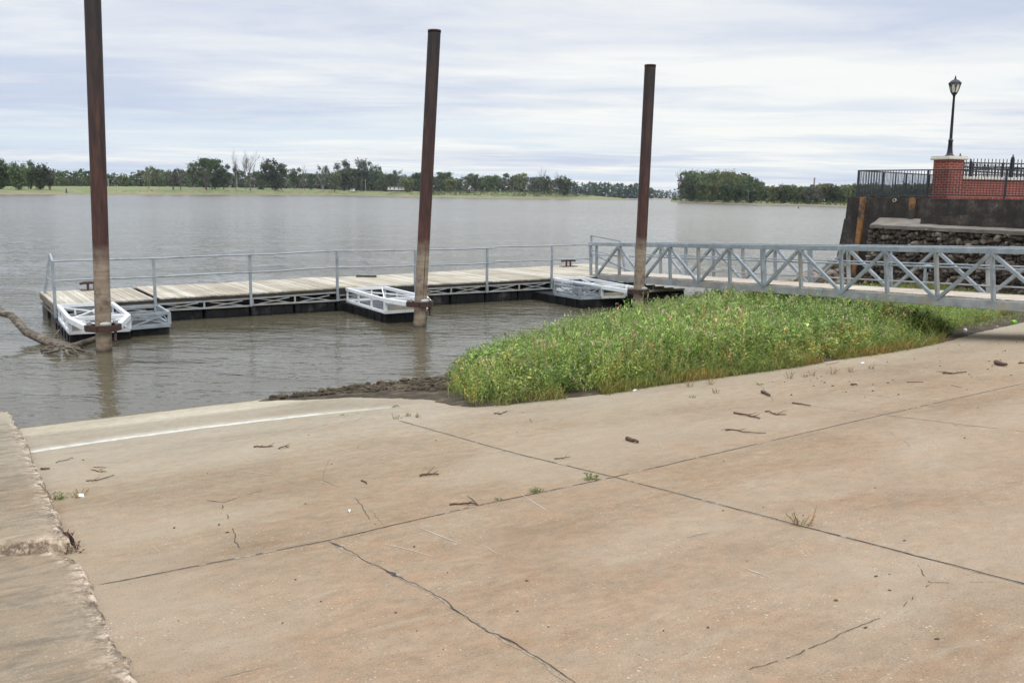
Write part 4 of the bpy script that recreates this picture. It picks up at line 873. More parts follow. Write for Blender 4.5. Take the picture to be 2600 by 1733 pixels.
# end rail of the landing
cF = loc(aty(1501.6, 598, at(1503, 668, .735)[1])); cFb = loc(at(1503, 669, .735)); cN = loc(aty(1574, 612, at(1589, 693, .735)[1])); cNb = loc(at(1589, 694, .735))
for tp, bt in ((cF, cFb), (cN, cNb)):
    m = MB(); m.bar(bt, tp, .085, .085, (1, 0, 0), .008); m.build('post', GALV, rl)
m = MB(); m.bar(cF, cN, .05, .05); f_ = .52; m.bar(cFb * f_ + cF * (1 - f_), cNb * f_ + cN * (1 - f_), .04, .04); m.build('end_rail', GALV, rl)
# cleats
for (px, py, sc_) in ((232, 737, 1.0), (1443, 676, 1.15)):
    p = loc(at(px, py, .63 if px < 900 else .745)); p[2] = dz(p[0]) + .003; cl_ = bpy.data.objects.new('cleat', None); col.objects.link(cl_); cl_.parent = dock; cl_.location = p; cl_.scale = (sc_,) * 3
    m = MB(); m.box((0, 0, .012), .62, .34, .02, bev=.005); m.build('base_plate', RUSTRED, cl_)
    m = MB(); m.tube([(-.09, 0, .02), (-.09, 0, .20)], .035, 10); m.tube([(.09, 0, .02), (.09, 0, .20)], .035, 10); m.tube([(-.32, 0, .20), (-.2, 0, .225), (.2, 0, .225), (.32, 0, .20)], [.03, .045, .045, .03], 10); m.build('horn', RUST, cl_)
# loose board
p = loc(at(930, 702, .74)); c_ = wpos(p[0], p[1], .0)
o_ = MB(); o_.box((0, 0, .03), .72, .28, .05, bev=.008); o_.box((-.30, .26, .035), .07, .34, .06); o_.box((.02, -.12, .06), .66, .04, .03)
lb_ = tag(o_.build('loose_board', simple('dark_wet_board', (0.05, 0.045, 0.035), 0.7)), 'dark loose board lying on the dock deck near the middle pile', 'board'); lb_.location = wpos(p[0], p[1], dz(p[0])); lb_.rotation_euler = (0, 0, ang - .42)

# ---- mooring piles
def pile_(pb, ptop, ztop, r_, label):
    t = thing('mooring_pile', label, 'pile', (pb[0], pb[1], 0), 0, 'rusty steel mooring piles'); d_ = (np.array(ptop[:2]) - np.array(pb[:2])) / ztop
    m = MB(); pts = [(d_[0] * z, d_[1] * z, z) for z in (-1.2, 0, 1, 2, 3, 4.5, 6, ztop)]; m.tube(pts, r_, 32, False); m.build('shaft', PILE, t)
    m = MB(); zt = ztop; n_ = 32; vs = []
    for rr, z in ((r_, zt), (r_ + .006, zt - .05), (r_ + .006, zt + .015), (r_ - .02, zt + .015), (r_ - .02, zt - .35)):
        vs += [(d_[0] * z + rr * math.cos(6.2832 * k / n_), d_[1] * z + rr * math.sin(6.2832 * k / n_), z) for k in range(n_)]
    m.add(vs, [(i * n_ + k, i * n_ + (k + 1) % n_, (i + 1) * n_ + (k + 1) % n_, (i + 1) * n_ + k) for i in range(4) for k in range(n_)], True)
    m.add([(d_[0] * zt + (r_ - .02) * math.cos(6.2832 * k / n_), d_[1] * zt + (r_ - .02) * math.sin(6.2832 * k / n_), zt - .3) for k in range(n_)], [tuple(range(n_))])
    m.build('rim', RUST, t); return t, d_
pb1, pb2, pb3 = at(264.5, 891, 0), at(1064.7, 829, 0), wpos(16.62, -4.35, 0)
t1 = aty(235, 0, pb1[1]); t2 = aty(1103, 78, pb2[1]); t3 = aty(1651, 166, pb3[1])
k1 = 10.6 / t1[2]; t1x = pb1 + (t1 - pb1) * k1
PR = .172
_, d1 = pile_(pb1, t1x, 10.6, PR, 'nearest and tallest rusty pile, its top beyond the picture, by the driftwood log')
p2_, d2 = pile_(pb2, t2, t2[2], PR, 'middle rusty pile with an open top and a dark vertical streak low on its side')
m = MB(); va, vb = [], []
for z in np.linspace(.80, 2.30, 26):
    a = math.radians(-62) + .004 * math.sin(z * 9); c = np.array([d2[0] * z, d2[1] * z, z]); w2 = .055 * (.7 + .3 * math.sin(z * 5))
    va.append(c + (PR + .003) * np.array([math.cos(a - w2), math.sin(a - w2), 0])); vb.append(c + (PR + .003) * np.array([math.cos(a + w2), math.sin(a + w2), 0]))
m.add(va + vb, [(i, i + 1, 27 + i, 26 + i) for i in range(25)]); m.build('seam', RUBBER, p2_)
_, d3 = pile_(pb3, t3, t3[2], PR * 1.02, 'farthest rusty pile, standing in front of the gangway truss')

# ---- pile guides: outriggers of the dock that hold the piles
def guide(name, corners, pil, dd, grey, zt, zb, seed):
    rg = random.Random(seed); g = bpy.data.objects.new(name, None); col.objects.link(g); g.parent = dock
    A0, A1, A2, A3 = [np.array([c[0], -c[1], 0]) for c in corners]        # back left, front left, front right, back right
    up = np.array([0, 0, 1.0]); m = MB()
    def bar2(p, q_, z0, z1, wd=.07, ht=.07): m.bar(p + up * z0, q_ + up * z1, wd, ht)
    for P0_, P1_ in ((A0, A1), (A1, A2), (A2, A3), (A3, A0)):
        bar2(P0_, P1_, zt, zt, .085, .09); bar2(P0_, P1_, zb, zb, .06, .07)
    for P0_, P1_, ks in ((A0, A1, (.02, .33, .66)), (A1, A2, (0, 1)), (A2, A3, (.34, .67, .98)), (A3, A0, (.35, .7))):
        for k in ks:
            c = P0_ + (P1_ - P0_) * k; wd = .09 if k in (0, 1) else .05; m.box(c + up * (zt + zb) / 2, wd, wd, zt - zb - .05)
    bar2(A0 + (A1 - A0) * .06, A2 + (A3 - A2) * .08, zt - .01, zt - .01, .035, .035); bar2(A1 + (A0 - A1) * .02, A3 + (A0 - A3) * .06, zt - .025, zt - .025, .035, .035)
    pc = np.array([pil[0], pil[1], 0]); cl_, cr_ = pc + np.array([-.36, .12, 0]), pc + np.array([.36, .12, 0])
    m.bar(A1 + up * (zt - .01), cl_ + up * (zt - .03), .11, .12); m.bar(A2 + up * (zt - .01), cr_ + up * (zt - .03), .11, .12)
    m.bar(A1 + up * (zt - .02), (cr_ * .5 + cl_ * .5) + np.array([0, .35, zt - .03]), .05, .05); m.bar(A2 + up * (zt - .02), (cr_ * .5 + cl_ * .5) + np.array([0, .35, zt - .03]), .05, .05)
    m.build('guide_frame', WHITE, g)
    m = MB(); fz = zb - .02
    m.prism([tuple(A0[:2]), tuple(A1[:2] * .97 + A0[:2] * .03), tuple(A2[:2] * .97 + A3[:2] * .03), tuple(A3[:2])][::-1] if False else [tuple(A1[:2]), tuple(A2[:2]), tuple(A3[:2]), tuple(A0[:2])], fz - .03, fz)
    nsl = 9
    for k in range(1, nsl):
        a, b = A1 + (A0 - A1) * k / nsl, A2 + (A3 - A2) * k / nsl; m.bar(a + up * (fz + .02), b + up * (fz + .02), .06, .03)
    m.build('floor_grating', GRATE, g)
    m = MB(); m.bar(A1 * .93 + A2 * .07 + up * (zb + .10), A2 * .93 + A1 * .07 + up * (zb + .10), .012, .12); m.bar(A1 * .6 + A2 * .4 + np.array([0, .4, zb + .06]), A1 * .45 + A2 * .55 + np.array([0, .02, zb + .08]), .03, .08); m.build('kick_plate', TAN, g)
    # clamp round the pile
    r_ = PR + .05; m = MB(); hx = .36; zc = zt - .03
    fl_ = [(-hx, .10), (-hx, -.06), (-.17, -r_ - .06), (.17, -r_ - .06), (hx, -.06), (hx, .10)]
    for (xa, ya), (xb, yb) in zip(fl_[:-1], fl_[1:]): m.bar(pc + np.array([xa, ya, zc]), pc + np.array([xb, yb, zc]), .045, .14)
    m.bar(pc + np.array([-hx, .22, zc]), pc + np.array([hx, .22, zc]), .05, .12); m.bar(pc + np.array([.24, -.1, zc - .02]), pc + np.array([.20, -.22, zc - .30]), .07, .05, (1, 0, 0))
    m.bar(pc + np.array([-hx, .08, zc]), pc + np.array([-hx, .24, zc]), .05, .12); m.bar(pc + np.array([hx, .08, zc]), pc + np.array([hx, .24, zc]), .05, .12)
    m.build('clamp', RUST, g)
    for (x, y, dx) in ((0, -r_ - .03, 1), (-.28, .12, 0), (.28, .12, 0)):
        m = MB(); c = pc + np.array([x, y, zc + .10]); e = np.array([.11, 0, 0]) if dx else np.array([0, .1, 0]); m.tube([c - e, c - e * .4, c + e * .4, c + e], [.04, .055, .055, .04], 12); m.build('roller', GALVD, g)
    # grey extra bay
    if grey:
        m = MB(); G = [np.array([c[0], -c[1], 0]) for c in grey]
        for i in range(4):
            P0_, P1_ = G[i], G[(i + 1) % 4]; bar3 = lambda z, w_, h_: m.bar(P0_ + up * z, P1_ + up * z, w_, h_); bar3(zt - .03, .06, .07); bar3(zb, .06, .09)
            m.box(P0_ + up * (zt + zb) / 2, .08, .08, zt - zb - .04)
            if i < 3:
                a, b = P0_ + (P1_ - P0_) * .08, P0_ + (P1_ - P0_) * .92; m.bar(a + up * (zb + .04), b + up * (zt - .06), .02, .035); m.bar(a + np.array([0, .03, zt - .06]), b + np.array([0, .03, zb + .04]), .02, .035)
        m.build('side_bay', GALV, g)
        m = MB(); m.prism([tuple(p[:2]) for p in G] if (G[1] - G[0])[0] * (G[2] - G[1])[1] - (G[1] - G[0])[1] * (G[2] - G[1])[0] > 0 else [tuple(p[:2]) for p in G[::-1]], zb - .06, zb - .045); m.build('bay_floor', GRATE, g)
    return g
def pontoon(g, x0, x1, y0, y1, nx_, ny_, z1=.165):
    m = MB(); m.box(((x0 + x1) / 2, (y0 + y1) / 2, (z1 - .3) / 2), x1 - x0, y1 - y0, z1 + .3, bev=.03); zc, zh = (z1 - .3) / 2, z1 + .28
    for k in range(nx_): m.box((x0 + (x1 - x0) * (k + .5) / nx_, y0 - .014, zc), .07, .03, zh)
    for k in range(ny_):
        for xs in (x0 - .014, x1 + .014): m.box((xs, y0 + (y1 - y0) * (k + .5) / ny_, zc), .03, .07, zh)
    m.box(((x0 + x1) / 2, y0 - .008, .03), x1 - x0 - .08, .02, .025)
    m.build('float', BLACKP, g)
L1, L2, L3 = loc(pb1 + np.array([d1[0], d1[1], 0]) * .55), loc(pb2 + np.array([d2[0], d2[1], 0]) * .55), loc(pb3 + np.array([d3[0], d3[1], 0]) * .55)
g1 = guide('pile_guide', [(.08, .02), (-.02, 2.82), (1.30, 2.90), (1.41, .02)], L1, d1, [(1.38, 1.0), (1.38, 2.60), (2.36, 2.45), (2.42, .92)], .58, .24, 1)
pontoon(g1, -.02, 1.36, -2.78, -.06, 3, 5, .20); pontoon(g1, 1.42, 2.36, -2.44, -.06, 2, 4, .20)
g2 = guide('pile_guide', [(8.28, .05), (8.12, 3.22), (9.44, 3.16), (9.58, .05)], L2, d2, None, .68, .32, 2)
pontoon(g2, 8.15, 9.50, -3.14, -.06, 3, 6, .28)
g3 = guide('pile_guide', [(16.31, .05), (16.2, 2.98), (17.12, 3.10), (17.62, .05)], L3, d3, [(15.42, 1.37), (15.40, 2.82), (16.16, 2.95), (16.22, 1.40)], .70, .34, 3)
pontoon(g3, 15.42, 17.12, -2.90, -.06, 4, 5, .30)
pontoon(g3, 17.2, 19.7, -3.3, -.06, 5, 5, .46)
m = MB(); 
for k in range(6): m.bar((17.25, -3.2 + k * .5, .49), (19.65, -3.25 + k * .5, .49), .10, .05)
m.bar((17.25, -3.27, .50), (19.68, -3.27, .50), .10, .06); m.bar((18.0, -2.9, .46), (18.0, -2.9, .68), .05, .05); m.bar((18.5, -3.0, .46), (18.5, -3.0, .68), .05, .05)
m.build('platform_boards', TAN, g3)

# ================================================================== GANGWAY
G0 = aty(1521, 710, 33.9); G1 = aty(2598, 791, 20.0); gd = (G1 - G0); gL = np.linalg.norm(gd); gd = gd / gL
T0 = aty(1521, 615.4, 33.9); T1 = aty(2598, 630.5, 20.0)
gh = np.array([gd[0], gd[1], 0]); gh /= np.linalg.norm(gh); gs = np.array([-gh[1], gh[0], 0]); GW = 1.75
if gs[1] < 0: gs = -gs
gang = thing('gangway', 'galvanized truss gangway rising from the dock toward the bank', 'gangway', G0)
def B_(t, s=0.0): return G0 + (G1 - G0) * t + gs * s - G0
def TT_(t, s=0.0): return T0 + (T1 - T0) * t + gs * s - G0
def t_of(px):                                             # where along the top chord a photo column falls
    lo_, hi_ = -.3, 1.6
    for _ in range(50):
        mid = (lo_ + hi_) / 2
        if proj(G0 + TT_(mid))[0] < px: lo_ = mid
        else: hi_ = mid
    return lo_
ta, tb = t_of(1572), t_of(2520); hp = (tb - ta) / 10; tend = ta + hp * 14
t_start = t_of(1496)
for side, (s, sh) in (('near', (0.0, 0.0)), ('far', (GW, .06))):
    tr = bpy.data.objects.new('truss', None); col.objects.link(tr); tr.parent = gang
    ts = t_start if side == 'near' else t_start + .035
    m = MB(); m.bar(TT_(ts, s) - np.array([0, 0, .065]), TT_(tend, s) - np.array([0, 0, .065]), .10, .13, bev=.008); m.build('top_chord', GALV, tr)
    m = MB(); m.bar(B_(ts + .012, s) + np.array([0, 0, .10]), B_(tend, s) + np.array([0, 0, .10]), .09, .21, bev=.008)
    for k in range(26): 
        c = B_(.04 + k * .06, s) + np.array([0, 0, .10]) - gs * .047; m.tube([c, c - gs * .012], .018, 6)
    m.build('bottom_chord', GALVD, tr)
    for k in range(-1, 15):
        t = ta + hp * k + sh * .2
        if t < ts: continue
        wide = .17 if k in (5,) else .095
        m = MB(); m.bar(B_(t, s) + np.array([0, 0, .2]), TT_(t, s) - np.array([0, 0, .10]), wide, .07, gh); m.build('vertical', GALV if k % 3 else GALVD, tr)
        if k >= -1 and k < 14 and t + hp <= tend + 1e-6:
            a, b = (TT_(t, s) - np.array([0, 0, .11]), B_(t + hp, s) + np.array([0, 0, .14])) if k % 2 == 0 else (B_(t, s) + np.array([0, 0, .14]), TT_(t + hp, s) - np.array([0, 0, .11]))
            off = -gs * .012
            m = MB(); m.bar(a + off, b + off, .075, .085, gs); m.build('diagonal', GALV, tr)
    m = MB(); m.bar(B_(ts + .008, s) + np.array([0, 0, .05]), TT_(ts + .004, s) - np.array([0, 0, .10]), .08, .09, gh); m.build('end_post', GALV, tr)
    ins = gs * (.07 if side == 'near' else -.07)
    m = MB()
    for f_ in (.34,): m.tube([TT_(t, s) * (1 - f_) + B_(t, s) * f_ + ins for t in np.linspace(ts + .01, tend, 10)], .022, 8)
    m.build('handrail', GALV, tr)
    if side == 'far':
        m = MB(); m.tube([B_(t, s) + ins + np.array([0, 0, .42]) for t in np.linspace(ta + hp * 2, tend, 10)], .022, 8); m.build('kick_rail', GALVD, tr)
m = MB(); m.bar(TT_(t_start + .004, 0) * .72 + B_(t_start, 0) * .28, B_(ta + hp * .4, 0) * .72 + TT_(ta + hp * .4, 0) * .28 + gs * .03, .05, .05, gs); m.build('end_brace', GALV, gang)
m = MB(); nb = int(gL * (tend - t_start) / .145)
for k in range(nb):
    t = t_start + .02 + (tend - t_start - .03) * (k + .5) / nb; z = np.array([0, 0, .225 + R.uniform(-.003, .003)]); m.bar(B_(t, .06) + z, B_(t, GW - .06) + z, .138, .03)
m.build('walkway_boards', plankmat('gangway_boards', [(0, (0.42, .36, .28)), (1, (.60, .54, .45))], ax=0), gang)
m = MB()
for k in range(16):
    t = ta + hp * (k - 1); 
    if t < tend: m.bar(B_(t, .05) + np.array([0, 0, .10]), B_(t, GW - .05) + np.array([0, 0, .10]), .07, .10)
m.build('cross_beam', GALVD, gang)
m = MB(); m.bar(B_(t_start - .01, -.05) + np.array([0, 0, .14]), B_(t_start - .01, GW + .05) + np.array([0, 0, .14]), .5, .03); m.build('landing_plate', GALVD, gang)

# ================================================================== SEAWALL, TERRACE AND STREET FURNITURE
TL = aty(2153, 501, 42.0); TR = aty(2600, 509, 36.4); e1 = TR - TL; e1[2] = 0; e1 /= np.linalg.norm(e1); e2 = np.array([-e1[1], e1[0], 0]); 
if e2[1] < 0: e2 = -e2
ZW = 3.84
eang = math.atan2(e1[1], e1[0])                            # local x along the wall toward the shore, local y away
swl = thing('seawall', 'dark stained concrete seawall with two timber fenders', 'seawall', (TL[0], TL[1], 0), eang)
def wl(p): r_ = np.asarray(p) - np.array([TL[0], TL[1], 0]); return np.array([r_ @ e1, r_ @ e2, r_[2]])
def ww(x, y, z): return np.array([TL[0], TL[1], 0]) + e1 * x + e2 * y + np.array([0, 0, z])
m = MB(); Lw = 26.0
def wallsec(z0, z1, b0, b1, x0o, x1o, thick=16.0):
    vs = [(x0o, b0, z0), (Lw, b0, z0), (Lw, thick, z0), (x0o, thick, z0), (x1o, b1, z1), (Lw, b1, z1), (Lw, thick, z1), (x1o, thick, z1)]
    m.add(vs, [(0, 3, 2, 1), (4, 5, 6, 7), (0, 1, 5, 4), (1, 2, 6, 5), (2, 3, 7, 6), (3, 0, 4, 7)])
wallsec(-1.2, 2.86, -.42, -.06, -.42, -.07); wallsec(2.865, ZW - .004, -.03, 0.0, -.04, 0.0); m.build('wall', SEAW, swl)
m = MB(); m.prism([(0.02, .02), (Lw, .02), (Lw, 15.9), (0.02, 15.9)], ZW - .02, ZW); m.build('terrace', LEDGE, swl)
def onwall(px, py):
    r = ray(px, py); c = CAM - np.array([TL[0], TL[1], 0]); t = -(c @ e2) / (r @ e2); return wl(CAM + t * r)
for (pa, pb_) in (((2194, 498), (2176, 716)), ((2320, 502), (2314, 556))):
    a, b = onwall(*pa), onwall(*pb_); m = MB(); x0 = a[0]; zb_ = max(b[2], -.5)
    off = lambda z: -.09 - (.0 if z > 2.86 else (2.86 - z) / 4.06 * .36 + .03)
    m.add([(x0 + dx, off(z) + dy, z) for z in (zb_, ZW + .02) for dx, dy in ((-.105, -.07), (.105, -.07), (.105, .09), (-.105, .09))], [(0, 3, 2, 1), (4, 5, 6, 7), (0, 1, 5, 4), (1, 2, 6, 5), (2, 3, 7, 6), (3, 0, 4, 7)])
    fo = m.build('fender', FENDER, swl)
p = onwall(2273, 508.5); m = MB(); n_ = 18
m.add([(p[0] + rr * math.cos(6.2832 * k / n_), yy, p[2] + rr * math.sin(6.2832 * k / n_)) for rr, yy in ((.075, -.02), (.075, -.10), (.05, -.10), (.05, -.01)) for k in range(n_)], [(i * n_ + k, i * n_ + (k + 1) % n_, (i + 1) * n_ + (k + 1) % n_, (i + 1) * n_ + k) for i in range(3) for k in range(n_)]); m.build('drain_pipe', TAN, swl)
for px in (2255, 2590):
    p = onwall(px, 520); m = MB(); m.box((p[0], -.006, ZW - .48), .02, .012, .92); m.build('wall_joint', RUBBER, swl)
# ledge in front and the rubble stone wall below it
r0, r1 = at(2205, 724, .25), at(2598, 751, .25); r0w, r1w = wl(r0), wl(r1); sl_ = (r1w[1] - r0w[1]) / (r1w[0] - r0w[0])
xs0 = wl(aty(2226, 562, 40.6))[0]
rw = thing('stone_wall', 'rough dark rubble stone wall with a concrete ledge on top', 'stone wall', (TL[0], TL[1], 0), eang)
def ryf(x): return min(-.5, -.75 + (r1w[1] + .75) * (x - xs0) / (r1w[0] - xs0))
xe = r1w[0] + 8
ZL0, ZL1 = 2.62, 2.86
zl = lambda x: 2.66
m = MB(); xsn = np.linspace(xs0, xe, 40); vs = []
for x in xsn: vs += [(x, ryf(x) + .12, -.4), (x, ryf(x) + .12, zl(x) - .10), (x, -.05, 2.9), (x, -.45, -.4)]
m.add(vs, [(i * 4 + j, (i + 1) * 4 + j, (i + 1) * 4 + j + 1, i * 4 + j + 1) for i in range(39) for j in range(3)]); m.add(vs[:4], [(0, 1, 2, 3)]); m.build('core', SEAW, rw)
m = MB(); vs = []
for x in xsn:
    j = .06 * mnoise.noise(Vector((x * 1.7, 0, 0))) + .03 * mnoise.noise(Vector((x * 6, 0, 4))); jz = .03 * mnoise.noise(Vector((x * 2.2, 5, 0)))
    y0 = ryf(x) - .14 + j; vs += [(x, y0, zl(x) - .14 + jz), (x, y0 - .01, zl(x) + jz), (x, (y0 - .05) / 2, (zl(x) + 2.93) / 2 + jz), (x, -.05, 2.97)]
m.add(vs, [(i * 4 + j, (i + 1) * 4 + j, (i + 1) * 4 + j + 1, i * 4 + j + 1) for i in range(39) for j in range(3)]); m.build('ledge', LEDGE, rw)
m = MB(); i = 0; zc = -.1
while zc < zl(0) - .16:
    rh = R.uniform(.13, .22); x = xs0 - .1
    while x < xe:
        wd = R.uniform(.12, .38); i += 1
        m.rock((x + wd / 2, ryf(x) + R.uniform(-.05, .10), zc + rh / 2 + R.uniform(-.07, .07)), wd * .60, .17, rh * .66 * R.uniform(.8, 1.25), i, 2, .34, 0); x += wd * .92
    zc += rh * .92
m.build('stone_facing', STONE, rw)
for (pa, pb2_) in (((2338, 552), (2600, 537)),):
    a, b = wl(aty(pa[0], pa[1], 38.6)), wl(aty(pb2_[0], pb2_[1], 34.9)); sl2 = (b - a) / (b[0] - a[0]); c = a + sl2 * 12
    m = MB(); m.add([(a[0], a[1], 2.7), (c[0], c[1], 2.7), (c[0], c[1] + .3, 2.7), (a[0], a[1] + .3, 2.7), (a[0], a[1], a[2]), (c[0], c[1], c[2]), (c[0], c[1] + .3, c[2]), (a[0], a[1] + .3, a[2])], [(0, 3, 2, 1), (4, 5, 6, 7), (0, 1, 5, 4), (1, 2, 6, 5), (2, 3, 7, 6), (3, 0, 4, 7)]); m.build('sloping_curb', SEAW, rw)

# dark steel railing round the terrace corner
def railing(name, label, O, X_, length, nposts, hgt, pk, first=True):
    """straight picket railing starting at O along X_"""
    t = thing(name, label, 'railing', O, math.atan2(X_[1], X_[0]))
    for i in range(nposts):
        if i == 0 and not first: continue
        m = MB(); m.box((length * i / (nposts - 1), 0, hgt / 2), .07, .07, hgt); m.build('post', DARKTRIM, t)
    for z, h_ in ((hgt + .02, .05), (.14, .05)):
        m = MB(); m.box((length / 2, 0, z), length + .07, .05, h_); m.build('rail', DARKTRIM, t)
    m = MB(); x = pk
    while x < length: m.box((x, 0, (hgt + .14) / 2), .02, .02, hgt - .14); x += pk
    m.build('pickets', DARKTRIM, t); return t
cr = ww(.30, .25, ZW); d1_ = onwall(2345, 500)[0]; 
railing('terrace_railing', 'dark picket railing along the seawall edge facing the boat ramp', cr, e1, (d1_ - .3) * 5, 6, 1.18, .125)
railing('terrace_railing', 'dark picket railing receding along the river side of the terrace', cr + e2 * .01, e2, 14.0, 7, 1.18, .125, False)

# brick pillar with street lamp
pc_ = aty(2401, 504, 39.5); pc_[2] = ZW; pil = thing('brick_pillar', 'square red brick pillar with a pale stone cap', 'pillar', pc_, eang - .35)
ph = aty(2401, 396, 39.5)[2] - ZW
m = MB(); m.box((0, 0, (ph - .17) / 2), .84, .84, ph - .17); m.build('shaft', BRICK, pil)
m = MB(); m.box((0, 0, ph - .115), 1.06, 1.06, .11, bev=.02); m.prism([(-.50, -.50), (.50, -.50), (.50, .50), (-.50, .50)], ph - .06, ph - .015); m.build('cap', CAPST, pil)
lp = thing('street_lamp', 'black post lamp with a frosted lantern standing on the brick pillar', 'street lamp', (pc_[0], pc_[1], ZW + ph - .015), 0)
lh = aty(2424, 191, 39.5)[2] - (ZW + ph)
ltx = (aty(2424, 191, 39.5)[0] - pc_[0]); tilt = math.atan2(ltx, lh) * .55
lp.rotation_euler = (0, tilt, 0)
m = MB(); m.lathe((0, 0, 0), [(.19, 0), (.19, .04), (.14, .07), (.12, .14), (.10, .30), (.085, .62), (.105, .64), (.105, .67), (.07, .70), (.065, .78)], 16); m.build('base', BLKIRON, lp)
m = MB(); m.lathe((0, 0, 0), [(.062, .78), (.060, 1.0), (.045, lh - .86), (.06, lh - .84), (.06, lh - .80)], 14); m.build('pole', BLKIRON, lp)
lz = lh - .80
m = MB(); m.lathe((0, 0, lz), [(.05, 0), (.10, .03), (.12, .08), (.115, .10)], 14); m.build('holder', BLKIRON, lp)
m = MB(); m.lathe((0, 0, lz), [(.11, .10), (.16, .22), (.215, .42), (.22, .46)], 20); m.build('lantern_glass', GLOBE, lp)
m = MB()
for k in range(6):
    a = k * math.pi / 3 + .3; pts = [(r_ * math.cos(a), r_ * math.sin(a), lz + z) for r_, z in ((.125, .09), (.175, .22), (.232, .42), (.24, .47))]; m.tube(pts, .014, 6)
    for s_ in (-1, 1): m.tube([(.185 * math.cos(a), .185 * math.sin(a), lz + .27), (.222 * math.cos(a + s_ * .22), .222 * math.sin(a + s_ * .22), lz + .40), (.236 * math.cos(a + s_ * .45), .236 * math.sin(a + s_ * .45), lz + .46)], .010, 5)
m.build('lantern_frame', BLKIRON, lp)
m = MB(); m.lathe((0, 0, lz), [(.255, .45), (.262, .485), (.22, .53), (.15, .60), (.06, .645), (.045, .66)], 20); m.lathe((0, 0, lz), [(.03, .66), (.045, .69), (.02, .72), (.03, .745), (.008, .80)], 10); m.build('lantern_roof', BLKIRON, lp)

# brick wall with iron fence
bwa = aty(2414, 505, 39.9); bwb = aty(2640, 505, 40.3); bd = bwb - bwa; bd[2] = 0; bd /= np.linalg.norm(bd); bang = math.atan2(bd[1], bd[0])
bwa[2] = ZW; bh = aty(2450, 448.5, 40)[2] - ZW
bw = thing('brick_wall', 'low red brick wall with pale coping beside the pillar', 'brick wall', bwa, bang)
m = MB(); m.box((4.1, .2, (bh - .13) / 2), 8.0, .36, bh - .13); m.build('wall', BRICK, bw); m = MB(); m.box((4.1, .2, bh - .06), 8.0, .50, .12, bev=.015); m.build('coping', CAPST, bw)
def iron_fence(label, O, X_, length, hgt, step=.17, base=0.0, posts_=()):
    t = thing('iron_fence', label, 'fence', O, math.atan2(X_[1], X_[0]))
    for z in (.10 + base, hgt - .36, hgt - .16):
        m = MB(); m.box((length / 2, 0, z), length, .035, .035); m.build('rail', BLKIRON, t)
    m = MB(); n_ = int(length / step)
    for k in range(n_):
        x = step * (k + .5); m.box((x, 0, (hgt - .05 + base) / 2), .024, .024, hgt - .05 - base); m.lathe((x, 0, hgt - .06), [(.016, 0), (.026, .03), (.012, .06), (.004, .10)], 6)
    m.build('pickets', BLKIRON, t); m = MB()
    for k in range(n_ - 1):
        x = step * (k + 1); m.tube([(x + .075 * math.cos(a), 0, hgt - .26 + .075 * math.sin(a)) for a in np.linspace(0, 6.2832, 11)], .011, 4, False)
    m.build('rings', BLKIRON, t)
    for x in posts_:
        m = MB(); m.box((x, 0, (hgt + .08) / 2), .10, .10, hgt + .08); m.lathe((x, 0, hgt + .08), [(.06, 0), (.065, .03), (.02, .06), (.035, .10), (.005, .15)], 8); m.build('post', BLKIRON, t)
    return t
fh = aty(2480, 403, 40)[2] - (ZW + bh)
iron_fence('ornate black iron fence with ring band on the brick wall coping', bwa + bd * .25 + np.array([0, 0, bh]) + np.array([-bd[1], bd[0], 0]) * .2, bd, 7.6, fh, .17, 0.0, (.12, 2.55, 5.2))
bO = aty(2440, 447, 43.0); bO[2] = ZW; fB = aty(2440, 414, 43.0)[2] - ZW
bdir = aty(2600, 425, 47.5) - aty(2440, 414, 43.0); bdir[2] = 0; bdir /= np.linalg.norm(bdir)
iron_fence('second ornate iron fence receding behind the brick wall', bO, bdir, 8.5, fB, .17, 0.0, (.9, 4.4))

# water post on the grass behind the gangway
b = at(2345, 731, .30); hh = aty(2345, 672, b[1])[2] - b[2]; sp = thing('water_standpipe', 'short grey standpipe with a sideways nozzle in the weeds behind the gangway', 'standpipe', (b[0], b[1], .15))
m = MB(); m.tube([(0, 0, 0), (0, 0, hh + .08)], .055, 10); m.tube([(.09, 0.02, 0), (.10, .02, hh * .8)], .03, 8); m.build('pipe', GALV, sp)
m = MB(); m.tube([(-.07, 0, hh + .12), (.30, 0, hh + .06)], [.10, .07], 10); m.tube([(.18, 0, hh + .04), (.20, 0, hh - .10)], .035, 8); m.build('nozzle', GALV, sp)

# riprap at the foot of the wall
gk = 'riprap rocks at the seawall foot'; nrk = 0
for i in range(46):
    px = R.uniform(1985, 2135); tpx = (px - 1985) / 150; py = R.uniform(728 - 62 * tpx ** 1.2, 736); p = at(px, 733 - 8 * tpx, 0.0); dd_ = p[1] + R.uniform(-.6, 1.4)
    z_ = aty(px, py, dd_)[2]; p = aty(px, py, dd_); s_ = R.uniform(.20, .50); m = MB(); m.rock((0, 0, 0), s_ * 1.25, s_, s_ * .72, i + 50, 2, .38, R.random() * 6)
    o_ = m.build('rock', ROCK if i % 3 else STONE); o_.location = tuple(p); o_.rotation_euler = (R.uniform(-.4, .4), R.uniform(-.4, .4), R.random() * 6)
    tag(o_, 'rough brown boulder in the rock pile at the river end of the seawall', 'rock', gk)

